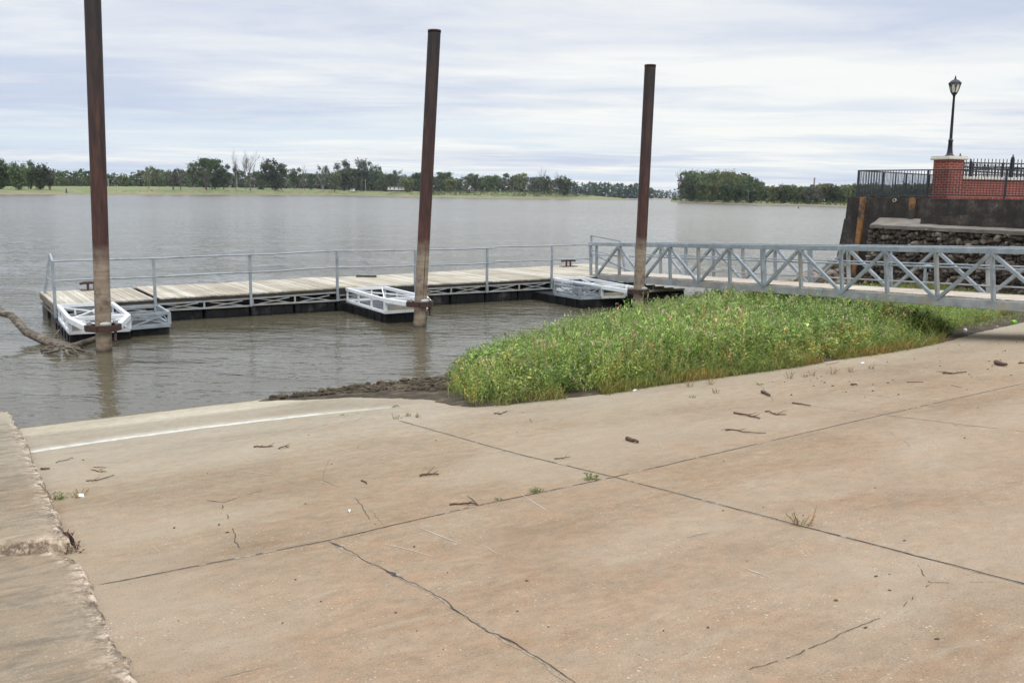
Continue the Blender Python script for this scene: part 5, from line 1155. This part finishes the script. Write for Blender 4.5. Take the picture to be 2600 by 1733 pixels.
# ------------------------------------------------------------------ driftwood log
lg = [(aty(-40, 770, 22.6), .085), (aty(0, 793, 22.4), .10), (aty(28, 800, 22.2), .105), (aty(45, 818, 22.0), .11), (aty(66, 842, 21.7), .115), (aty(104, 860, 21.4), .125), (aty(136, 873, 21.2), .15), (aty(160, 881, 21.05), .17), (aty(185, 887, 20.95), .13)]
b0 = lg[7][0].copy(); b0[2] = 0; drift = thing('driftwood_log', 'weathered grey driftwood log with splayed roots caught by the nearest pile', 'log', b0)
m = MB(); m.tube([p - b0 for p, r_ in lg], [r_ * .86 for p, r_ in lg], 12); m.build('trunk', LOGM, drift)
for (pts, r_) in (([(170, 884, 21.0), (205, 873, 20.9), (232, 864, 20.75), (250, 856, 20.75)], .09), ([(-30, 775, 22.5), (-5, 778, 22.5), (12, 792, 22.4)], .05)):
    m = MB(); P3 = [aty(*p) - b0 for p in pts]; m.tube(P3, [r_ * (1 - .12 * i) for i in range(len(P3))], 9); m.build('branch', LOGM, drift)
for (pts, r_) in (([(165, 880, 21.0), (190, 884, 20.85), (210, 889, 20.7), (226, 893, 20.6)], .05), ([(160, 885, 20.9), (178, 893, 20.75), (198, 897, 20.6)], .045), ([(150, 886, 20.9), (130, 888, 20.9), (104, 886, 20.9)], .06), ([(150, 888, 20.8), (128, 893, 20.7), (110, 896, 20.65)], .05), ([(160, 878, 21.1), (185, 879, 21.0), (205, 884, 20.9)], .05), ([(168, 890, 20.8), (172, 898, 20.6), (176, 903, 20.5)], .035), ([(133, 862, 21.4), (142, 848, 21.6), (152, 836, 21.8)], .03), ([(185, 886, 20.8), (196, 894, 20.65), (200, 901, 20.5)], .03), ([(140, 880, 21.0), (118, 882, 21.0), (105, 890, 20.9)], .04)):
    m = MB(); P3 = [at(p[0], p[1], .10 - .035 * i) - b0 if p[1] > 876 else aty(*p) - b0 for i, p in enumerate(pts)]; m.tube(P3, [r_ * .8 * (1 - .22 * i) for i in range(len(P3))], 7); m.build('root', LOGM, drift)

# ------------------------------------------------------------------ sticks, weeds and litter on the ramp
def stick(pts, r_, label, pale=False, fork=None, thick=False):
    r_ = r_ * .72
    P3 = [ramp(*p) + np.array([0, 0, r_ * .9]) for p in pts]; b = P3[0].copy(); b[2] -= r_ * .9
    fine = [P3[0]]
    for a, c in zip(P3[:-1], P3[1:]):
        for k in (1, 2, 3): fine.append(a + (c - a) * k / 3 + np.array([R.gauss(0, .006), R.gauss(0, .006), abs(R.gauss(0, .006))]))
    m = MB(); n_ = len(fine); m.tube([p - b for p in fine], [r_ * (1 - .45 * i / n_) for i in range(n_)], 7)
    if fork:
        a, c = fork; A3 = ramp(*a) + np.array([0, 0, r_]); C3 = ramp(*c) + np.array([0, 0, r_ * 2.5]); m.tube([A3 - b, (A3 + C3) / 2 - b + np.array([0, 0, .01]), C3 - b], [r_ * .7, r_ * .5, r_ * .25], 6)
    if n_ > 5 and r_ < .02:
        for _k in range(2):
            i = R.randrange(2, n_ - 2); d_ = fine[i + 1] - fine[i]; d_ = d_ / (np.linalg.norm(d_) + 1e-6); sd_ = np.cross(d_, [0, 0, 1.0]) * R.choice((-1, 1)); ln_ = R.uniform(.05, .13)
            m.tube([fine[i] - b, fine[i] - b + (d_ * .6 + sd_ * .6 + np.array([0, 0, .15])) * ln_ * .6, fine[i] - b + (d_ * .8 + sd_ * .7 + np.array([0, 0, .3])) * ln_], [r_ * .5, r_ * .35, r_ * .15], 5)
    o = m.build('stick', TWIGP if pale else TWIG); o.location = tuple(b); return tag(o, label, 'stick', 'sticks scattered on the ramp')
Q = q
stick([Q(964, 1094), Q(985, 1091), Q(1007, 1091)], .016, 'straight reddish brown stick alone in the middle of the ramp')
stick([Q(1033, 1160), Q(1065, 1157), Q(1098, 1161)], .013, 'V shaped twig lying on the long joint', fork=(Q(1096, 1160), Q(1072, 1144)))
stick([Q(211, 1078), Q(228, 1083), Q(246, 1084)], .016, 'short pink brown stick above a thin dark twig near the left slab', pale=True)
stick([Q(215, 1073), Q(242, 1075)], .006, 'thinnest twig of the three beside the left slab')
stick([Q(198, 1105), Q(225, 1103), Q(262, 1092)], .009, 'dark bent twig nearest the left slab', fork=(Q(225, 1103), Q(210, 1109)))
stick([Q(583, 1027), Q(605, 1027), Q(626, 1026)], .014, 'knobby brown stick left of its smaller neighbour below the white line')
stick([Q(640, 1031), Q(652, 1028), Q(663, 1028)], .011, 'small knobby stick right of the larger one below the white line')
stick([Q(1440, 1010), Q(1452, 1015), Q(1466, 1018)], .034, 'stubby chunk of wood between the joints in mid ramp')
stick([Q(1274, 1054), Q(1290, 1054), Q(1307, 1051)], .009, 'small dark twig by the joint crossing')
stick([Q(1686, 949), Q(1715, 955), Q(1747, 963)], .018, 'dark stick with a pale broken end')
stick([Q(1758, 945), Q(1783, 953), Q(1806, 953)], .012, 'twiggy forked branch right of the stick with pale end', fork=(Q(1783, 953), Q(1808, 945)))
stick([Q(1666, 989), Q(1683, 987), Q(1715, 995), Q(1759, 996)], .011, 'long thin bent branch above the long joint', fork=(Q(1683, 987), Q(1655, 991)))
stick([Q(1750, 902), Q(1758, 905), Q(1768, 911)], .035, 'broken wood chunk near the weed edge')
stick([Q(1820, 926), Q(1840, 929), Q(1862, 933)], .014, 'thin dark stick lying in a crack')
stick([Q(2165, 858), Q(2190, 859), Q(2219, 855)], .018, 'grey root piece with a thin tail', fork=(Q(2190, 859), Q(2150, 857)))
stick([Q(2287, 836), Q(2298, 840), Q(2312, 842)], .06, 'thick short log piece at the right of the ramp')
stick([Q(1955, 884), Q(1968, 885)], .022, 'small bark scrap left of the bent twig by the weeds')
stick([Q(2082, 878), Q(2120, 878)], .010, 'thin straight twig lying level among dark crumbs')
stick([Q(2185, 885), Q(2207, 890)], .010, 'pale curved twig right of dark crumbs', pale=True)
stick([Q(95, 1078), Q(112, 1079)], .018, 'dark scrap of bark close to the farther left slab')
stick([Q(128, 1063), Q(155, 1057), Q(168, 1053)], .007, 'thin wispy twig under the left end of white line')
stick([Q(830, 1104), Q(842, 1112)], .012, 'short slanting twig in the middle left of ramp')
stick([Q(100, 1232), Q(165, 1252)], .006, 'reddish twig hanging at the slab gap')
stick([Q(1135, 950), Q(1150, 952), Q(1165, 945)], .013, 'dark twig with a knob below the weed corner')
stick([Q(2340, 835), Q(2352, 836)], .02, 'brown twig at the right picture edge')
# small dark crumbs
m = MB()
for i in range(120):
    px, py = (R.uniform(1900, 2600), R.uniform(860, 1010)) if i < 70 else (R.uniform(120, 2500), R.uniform(1030, 1650))
    if px < 400 and py > 1200: continue
    p = np.array(ruv(px, py)); 
    if p[1] < .4 or sdist(np.array([ramp(px, py)[:2]]), MUDP)[0] > -.1: continue
    s_ = R.uniform(.004, .009) if py > 1020 else R.uniform(.006, .016); m.rock((p[0], p[1], s_ * .5), s_ * R.uniform(1, 2), s_, s_ * .7, i, 1, .4, R.random() * 6)
o = m.build('debris', TWIG); o.matrix_world = RM; tag(o, 'tiny dark crumbs and bark bits strewn over the ramp', 'debris', kind='stuff')

def weed_arrays(rg, n_stem, hgt, leaf_n, leaf_l, leaf_w, spread, cols, flower=0.0, droop=0.5, up=0.0):
    """plants as stems with lance-shaped leaves; unit: metres"""
    V, Qd, T = [], [], []
    def addq(pts, c):
        o = len(V); V.extend(pts); Qd.append((o, o + 1, o + 2, o + 3)); T.extend([c] * 4)
    for s in range(n_stem):
        a = rg.random() * 6.283; r0_ = (spread * .25 if n_stem < 9 else .035) * rg.random(); p = np.array([r0_ * math.cos(a), r0_ * math.sin(a), -.03]); ln = hgt * rg.uniform(.65, 1.1)
        d_ = np.array([math.cos(a) * spread * rg.random(), math.sin(a) * spread * rg.random(), 1.0]); d_ /= np.linalg.norm(d_); nseg = 4; c0 = np.array(cols[rg.integers(len(cols))]) * rg.uniform(.75, 1.25)
        pts = [p]
        for i in range(nseg):
            d_ = d_ + np.array([rg.normal() * .14, rg.normal() * .14, -.02]); d_ /= np.linalg.norm(d_); pts.append(pts[-1] + d_ * ln / nseg)
        wv = np.array([-math.sin(a + 1.2), math.cos(a + 1.2), 0]) * .0035
        for i in range(nseg): addq([pts[i] - wv, pts[i] + wv, pts[i + 1] + wv * .8, pts[i + 1] - wv * .8], c0 * .9)
        for k in range(leaf_n):
            t = (k + rg.random()) / leaf_n; t = .12 + .88 * t; i = min(nseg - 1, int(t * nseg)); b = pts[i] + (pts[i + 1] - pts[i]) * (t * nseg - i)
            az = k * 2.4 + rg.normal() * .5; el = rg.uniform(.15 + up, .95 + up * .6); o = np.array([math.cos(az) * math.cos(el), math.sin(az) * math.cos(el), math.sin(el)])
            ll = leaf_l * rg.uniform(.6, 1.2) * (1 - .25 * t); sd_ = np.cross(o, [0, 0, 1.0]); sd_ /= np.linalg.norm(sd_) + 1e-6; sd_ = sd_ + np.array([0, 0, rg.normal() * .5]); mid = b + o * ll * .45; tip = b + o * ll + np.array([0, 0, -droop * ll * rg.uniform(.3, 1)])
            addq([b, mid + sd_ * leaf_w * .5, tip, mid - sd_ * leaf_w * .5], c0 * rg.uniform(.8, 1.25))
        if rg.random() < flower:
            for f_ in range(3):
                b = pts[-1] - (pts[-1] - pts[-2]) * rg.random() * .5; o = np.array([rg.normal() * .35, rg.normal() * .35, 1.0]); o /= np.linalg.norm(o); e = b + o * rg.uniform(.03, .06); sd_ = np.cross(o, rg.normal(size=3)); sd_ /= np.linalg.norm(sd_); mid = (b + e) / 2
                addq([b + o * .012, mid + sd_ * .0065, e + o * .006, mid - sd_ * .0065], np.array((.56, .44, .40)) * rg.uniform(.7, 1.25))
    return np.array(V), np.array(Qd), np.array(T)
def weed(px, py, kind, label, sz=1.0, cat='weed', zoff=0.0):
    p = ramp(px, py); rg = np.random.default_rng(int(px * 7 + py)); sp_ = {
        'green': dict(n_stem=14, hgt=.09, leaf_n=5, leaf_l=.05, leaf_w=.009, spread=1.3, cols=[(.13, .19, .05), (.20, .22, .06)]),
        'yellow': dict(n_stem=12, hgt=.14, leaf_n=9, leaf_l=.03, leaf_w=.006, spread=.8, cols=[(.32, .25, .10), (.22, .22, .07), (.36, .22, .12)]),
        'red': dict(n_stem=9, hgt=.15, leaf_n=8, leaf_l=.035, leaf_w=.012, spread=1.5, cols=[(.20, .06, .04), (.14, .07, .05), (.20, .13, .07)]),
        'stalk': dict(n_stem=1, hgt=.22, leaf_n=16, leaf_l=.02, leaf_w=.006, spread=.1, cols=[(.36, .20, .09)])}[kind]
    sp_['hgt'] *= sz; sp_['leaf_l'] *= sz; V, Qd, T = weed_arrays(rg, cols=sp_.pop('cols'), **sp_); o = npobj('weed', npmesh('weed', V, Qd, WEED, T)); o.location = (p[0], p[1], p[2] + zoff); return tag(o, label, cat, 'weeds growing in the ramp joints')
weed(*Q(1355, 1101), 'green', 'low green grass tuft beside the joint crossing', 1.3)
weed(*Q(1232, 1130), 'green', 'smaller bright green tuft on the long joint left of crossing', 1.0)
weed(*Q(1838, 1206), 'yellow', 'yellow bushy weed with one tall stem in the slanting joint', 1.0)
weed(*Q(1858, 1207), 'stalk', 'tall upright stem of the yellow bushy weed', 1.3)
weed(*Q(742, 1096), 'stalk', 'single brown upright stalk standing on the ramp', 1.5)
weed(*Q(132, 1146), 'green', 'green sprout against the left slab edge', 1.3); weed(*Q(178, 1141), 'yellow', 'yellowish sprout right of green sprout by the left slab', .9)
weed(*Q(140, 1252), 'red', 'red leaved weed in the gap between the two left slabs', 1.1); weed(*Q(162, 1268), 'red', 'dry red brown weed at the corner of nearest slab', .9)
for i, (p, k, lb, s_) in enumerate(((s7(1440, 235), 'green', 'dark green seedling on the white line', .8), (s7(1440, 322), 'yellow', 'yellow seedling at the head of the slanting joint', .8), (s7(1530, 302), 'yellow', 'yellow seedling right of the joint head', .6), (s7(1600, 310), 'yellow', 'outermost yellow seedling right of the joint head', .7), (s7(1060, 296), 'green', 'tiny green seedling above the white streak', .6), (s7(2175, 912), 'green', 'tiny sprout on the long joint right of V twig', .6),
    (z8(770, 455), 'yellow', 'thin yellow weed leaning near the mud edge', 1.3), (z8(1050, 428), 'yellow', 'bushy yellow weed in the crack near the mud', 1.2), (z8(915, 438), 'yellow', 'slender yellow weed between two bushier ones', 1.0), (z8(1165, 415), 'yellow', 'small yellow weed right of the bushy ones', .9), (z8(1295, 395), 'yellow', 'last yellow weed of the row at the crack end', .8), (z8(135, 510), 'yellow', 'yellow weed alone at the ramp edge under tall plants', 1.1), (z8(300, 550), 'yellow', 'small yellow sprout below the tall plants', .8), (z8(262, 495), 'yellow', 'dry tuft spilling from the weed bed', 1.3), (z8(860, 448), 'yellow', 'short yellow sprig beside the slender weed', .7), (z8(575, 497), 'green', 'small green clump at a crack fork', .8), (z8(145, 580), 'yellow', 'lowest tiny yellow sprig under the weed bed', .6))):
    weed(p[0], p[1], k, lb, s_)
# litter
def lit(name, px, py, label, cat, make, matl, z=None):
    p = ramp(px, py) if z is None else at(px, py, z); m = MB(); make(m); o = m.build(name, matl); o.location = tuple(p); o.rotation_euler = (0, 0, R.random() * 3); return tag(o, label, cat)
def can(m): m.tube([(-.10, 0, .055), (-.09, 0, .055), (.09, 0, .055), (.10, 0, .055)], [.04, .055, .055, .04], 14)
def bottle(m): m.tube([(-.12, 0, .045), (-.11, 0, .045), (.04, 0, .045), (.09, 0, .045), (.10, 0, .045), (.13, 0, .045)], [.03, .045, .045, .02, .018, .018], 12)
def scrap(m): m.add([(-.045, -.02, .005), (.015, -.03, .02), (.05, .0, .01), (.02, .03, .03), (-.03, .025, .012), (0, 0, .035)], [(0, 1, 5), (1, 2, 5), (2, 3, 5), (3, 4, 5), (4, 0, 5)])
lit('drink_can', 2574, 822, 'green drink can lying at the weed edge on the far right', 'can', can, CANM); lit('plastic_bottle', 2450, 842, 'white plastic bottle lying on the mud near the weeds', 'bottle', bottle, TRASHW)
lit('litter_scrap', 2532, 830, 'white paper scrap between the bottle and the can', 'litter', scrap, TRASHW); lit('litter_scrap', 2191, 923, 'crumpled pale wrapper at the mud strip under tall plants', 'litter', scrap, TRASHW)
lit('litter_scrap', 887, 1298, 'small white chalky crumb on the open concrete', 'litter', lambda m: m.rock((0, 0, .01), .03, .012, .012, 5, 1, .4), TRASHW); lit('litter_scrap', 1612, 992, 'whitish scrap half under yellow grass edge', 'litter', scrap, TRASHW)
lit('litter_scrap', *Q(186, 1140), 'flat white scrap beside the left slab sprouts', 'litter', scrap, TRASHW)
stick([z8(1005, 370), z8(1090, 355)], .014, 'pale bleached stick at the edge of the weed bed', pale=True)
stick([p8(105, 800), p8(118, 830), p8(140, 880)], .012, 'white bleached stick leaning at the left corner of the weed bed', pale=True)

# ------------------------------------------------------------------ the weed bed on the mud bar
rg = np.random.default_rng(42)
PR_ = []
GREEN = [(.235, .40, .085), (.28, .44, .10), (.18, .33, .07), (.31, .43, .12)]
for i in range(4): PR_.append(weed_arrays(rg, 6, .58, 15, .12, .036, .75, [(.14, .27, .055), (.19, .33, .07), (.25, .36, .09)], .2))
for i in range(10): PR_.append(weed_arrays(rg, 5, .66 * (1 if i < 7 else 1.25), 14, .13, .017, .50, GREEN, .45, up=.45))
lo, hi = MUDP.min(0), MUDP.max(0); cand = rg.random((30000, 2)) * (hi - lo) + lo; dd = sdist(cand, MUDP)
gz0 = mudz(cand, dd, False); ppx = np.array([proj((c[0], c[1], z_)) for c, z_ in zip(cand, gz0)])
dens = np.array([mnoise.noise(Vector((c[0] * .45, c[1] * .45, 2))) for c in cand])
fr0 = seg_dist(cand, np.array(FR), False)
PLB = np.array([(1148, 985), (1160, 1026), (1210, 1034), (1290, 1028), (1400, 1014), (1550, 996), (1680, 974), (1813, 956), (2012, 930), (2250, 892), (2360, 868), (2440, 830), (2560, 800), (2800, 775), (2800, 690), (1500, 690), (1240, 905), (1160, 945)], float)
keep = (dd > -.02) & inside(ppx, PLB) & (dens > -.50) & ((fr0 > .30 + .9 * np.clip(dens, -.25, .6)) | (rg.random(len(cand)) < .12 + .5 * fr0)) & ((ppx[:, 0] < 1985) | (ppx[:, 1] > 757 - (ppx[:, 0] - 1985) * .03))
cand, dd, dens, ppx = cand[keep], dd[keep], dens[keep], ppx[keep]
lim = 7500; cand, dd, dens, ppx = cand[:lim], dd[:lim], dens[:lim], ppx[:lim]; gz = mudz(cand, dd, False)
VV, QQ, TT2 = [], [], []; o_ = 0
frd = seg_dist(cand, np.array(FR), False)
for i, c in enumerate(cand):
    V, Qd, T = PR_[rg.integers(4, 14) if mnoise.noise(Vector((c[0] * .5, c[1] * .5, 21))) + .35 * rg.normal() < .22 else rg.integers(0, 4)]; a = rg.random() * 6.283; cs, sn = math.cos(a), math.sin(a)
    k = (.50 + .50 * min(1, frd[i] / 1.4)) * (1.0 + .55 * dens[i]) * rg.uniform(.5, 1.25) * (1.35 if rg.random() < .06 else 1)
    if ppx[i, 0] > 2330: k *= np.interp(ppx[i, 0], [2330, 2440], [1.0, .5])
    lim_y = np.interp(ppx[i, 0], [1148, 1216, 1382, 1548, 1600, 1700, 1800, 1900, 2000, 2200, 2400], [945, 893, 822, 795, 780, 764, 758, 748, 746, 764, 778]) - 4 + 26 * mnoise.noise(Vector((c[0] * .7, c[1] * .7, 33))) + rg.normal() * 9 - (rg.uniform(8, 30) if rg.random() < .10 else 0)   # the stand is lower towards the water
    hgt_ = float(V[:, 2].max()); pxm = F / max(8.0, c[1]); room = (ppx[i, 1] - lim_y) / pxm
    if room < .16: continue
    k = min(k * 1.1, room / hgt_)
    X_ = np.column_stack([(V[:, 0] * cs - V[:, 1] * sn) * k, (V[:, 0] * sn + V[:, 1] * cs) * k, V[:, 2] * k]) + np.array([c[0], c[1], gz[i]])
    yel = np.clip(1.0 - frd[i] / 1.6, 0, 1) * rg.random() * .65
    t_ = T * (1 - yel) + T * np.array([1.5, 1.0, .7]) * yel; pl = np.clip(mnoise.noise(Vector((c[0] * .6, c[1] * .6, 9))) * 1.6, 0, .6); t_ = t_ * (np.array([1.05, .90, .98]) if rg.random() > .07 else np.array([1.55, .80, .95])) * (1 + .30 * dens[i]) * rg.uniform(.75, 1.2); t_ = t_ * (1 - pl) + (t_ * np.array([1.2, 1.12, 1.55])) * pl
    VV.append(X_); QQ.append(Qd + o_); TT2.append(t_); o_ += len(V)
wb = npobj('weeds', npmesh('weeds', np.concatenate(VV), np.concatenate(QQ), WEED, np.concatenate(TT2))); tag(wb, 'tall leafy green weeds with small pink flower spikes on the mud bar', 'weeds', kind='stuff')
# low yellow grass fringe and ground cover
def blades(n_, sel, hg, cols, seed, label, name='grass'):
    rg = np.random.default_rng(seed); c = rg.random((n_ * 6, 2)) * (hi - lo) + lo; d_ = sdist(c, MUDP); f_ = seg_dist(c, np.array(FR), False); g_ = mudz(c, d_, False); pp = np.array([proj((x[0], x[1], z_)) for x, z_ in zip(c, g_)]); k = (d_ > -.03) & sel(f_, pp, c); c = c[k][:n_]; d_ = d_[k][:n_]; g = mudz(c, d_, False); n2 = len(c)
    h = hg * rg.uniform(.4, 1.2, n2); a = rg.random(n2) * 6.283; le = rg.normal(size=(n2, 2)) * .45; wv = np.stack([np.cos(a), np.sin(a)], 1) * .007
    b = np.column_stack([c, g - .01]); mid = b + np.column_stack([le * h[:, None] * .4, h * .6]); tp = b + np.column_stack([le * h[:, None] * 1.1, h]); W3 = np.column_stack([wv, np.zeros(n2)])
    V = np.stack([b - W3, mid - W3 * .8, tp, mid + W3 * .8], 1).reshape(-1, 3); cc = np.array(cols)[rg.integers(0, len(cols), n2)] * rg.uniform(.7, 1.3, n2)[:, None]
    return tag(npobj(name, npmesh(name, V, np.arange(len(V)).reshape(-1, 4), WEED, np.repeat(cc, 4, 0))), label, name, kind='stuff')
nzv = lambda c: np.array([mnoise.noise(Vector((x[0] * .9, x[1] * .9, 6))) for x in c])
def fringe(n_, seed, label):
    rg = np.random.default_rng(seed); fp = np.array(FR); sl_ = np.linalg.norm(np.diff(fp, axis=0), axis=1); cum = np.concatenate([[0], np.cumsum(sl_)]); t = rg.random(n_) * cum[-1]; i_ = np.clip(np.searchsorted(cum, t) - 1, 0, len(sl_) - 1); f_ = ((t - cum[i_]) / sl_[i_])[:, None]
    base = fp[i_] * (1 - f_) + fp[i_ + 1] * f_; dr = (fp[i_ + 1] - fp[i_]) / sl_[i_][:, None]; nn = np.stack([-dr[:, 1], dr[:, 0]], 1)
    wv_ = np.array([mnoise.noise(Vector((x * .8, 3, 0))) + .5 * mnoise.noise(Vector((x * 2.7, 8, 0))) for x in t]); c = base + nn * ((rg.random(n_) ** 1.3) * (.35 + .45 * wv_.clip(-.4, 1)) - .06 + .05 * rg.normal(size=n_))[:, None]
    g_ = mudz(c, None, False); pp = np.array([proj((x[0], x[1], z_)) for x, z_ in zip(c, g_)]); k = (pp[:, 0] > 1240) & (pp[:, 0] < 2400) & (wv_ > -.32) & (rg.random(n_) < np.interp(pp[:, 0], [1240, 1420, 2300, 2400], [.2, 1, 1, .3])); c = c[k]; g_ = g_[k]; n2 = len(c)
    h = rg.uniform(.05, .20, n2) * rg.uniform(.6, 1.5, n2); a = rg.random(n2) * 6.283; le = rg.normal(size=(n2, 2)) * .5; w3 = np.column_stack([np.cos(a), np.sin(a), np.zeros(n2)]) * .0065
    b = np.column_stack([c, g_ - .01]); mid = b + np.column_stack([le * h[:, None] * .4, h * .6]); tp = b + np.column_stack([le * h[:, None] * 1.1, h]); V = np.stack([b - w3, mid - w3 * .8, tp, mid + w3 * .8], 1).reshape(-1, 3)
    cols = np.array([(.46, .27, .06), (.40, .29, .08), (.30, .29, .08), (.52, .35, .12), (.34, .20, .06)]); cc = cols[rg.integers(0, 5, n2)] * rg.uniform(.6, 1.25, n2)[:, None]; gm = np.clip(.45 + 1.5 * np.array([mnoise.noise(Vector((x[0] * .7, x[1] * .7, 5))) for x in c]) + .25 * rg.normal(size=n2) + np.interp(pp[k][:, 0], [1240, 1450, 2000, 2300], [.5, .25, 0, -.2]), 0, 1)[:, None]; cc = cc * .8 * (1 - gm) + np.array([(.19, .24, .06)]) * gm * rg.uniform(.6, 1.4, n2)[:, None]
    return tag(npobj('grass', npmesh('grass', V, np.arange(len(V)).reshape(-1, 4), WEED, np.repeat(cc, 4, 0))), label, 'grass', kind='stuff')
fringe(21000, 5, 'yellow orange dry grass fringe along the front of the weed bed')
blades(22000, lambda f, pp, c: (f > .25) & (pp[:, 0] > 1135) & (pp[:, 0] < 2420), .26, [(.15, .23, .06), (.21, .26, .07), (.24, .22, .07)], 6, 'green under grass filling between the tall weeds')
blades(12000, lambda f, pp, c: (pp[:, 0] > 2240) & (f > .4) & (pp[:, 1] < 835), .15, [(.19, .27, .07), (.24, .29, .09), (.33, .28, .10)], 7, 'short green grass beyond the gangway below the stone wall')

# ------------------------------------------------------------------ thin river haze
m = MB(); m.box((0, 1130, 35), 3040, 2400, 74)
hz = bpy.data.materials.new('river_haze'); hz.use_nodes = True; nt = hz.node_tree; nt.nodes.clear()
pv = N(nt, 'ShaderNodeVolumePrincipled', i_Density=0.00005); pv.inputs['Color'].default_value = (0.86, 0.92, 1.0, 1); L(nt, pv.outputs[0], N(nt, 'ShaderNodeOutputMaterial').inputs['Volume'])
tag(m.build('haze', hz), 'thin pale haze over the river', 'haze', kind='stuff')
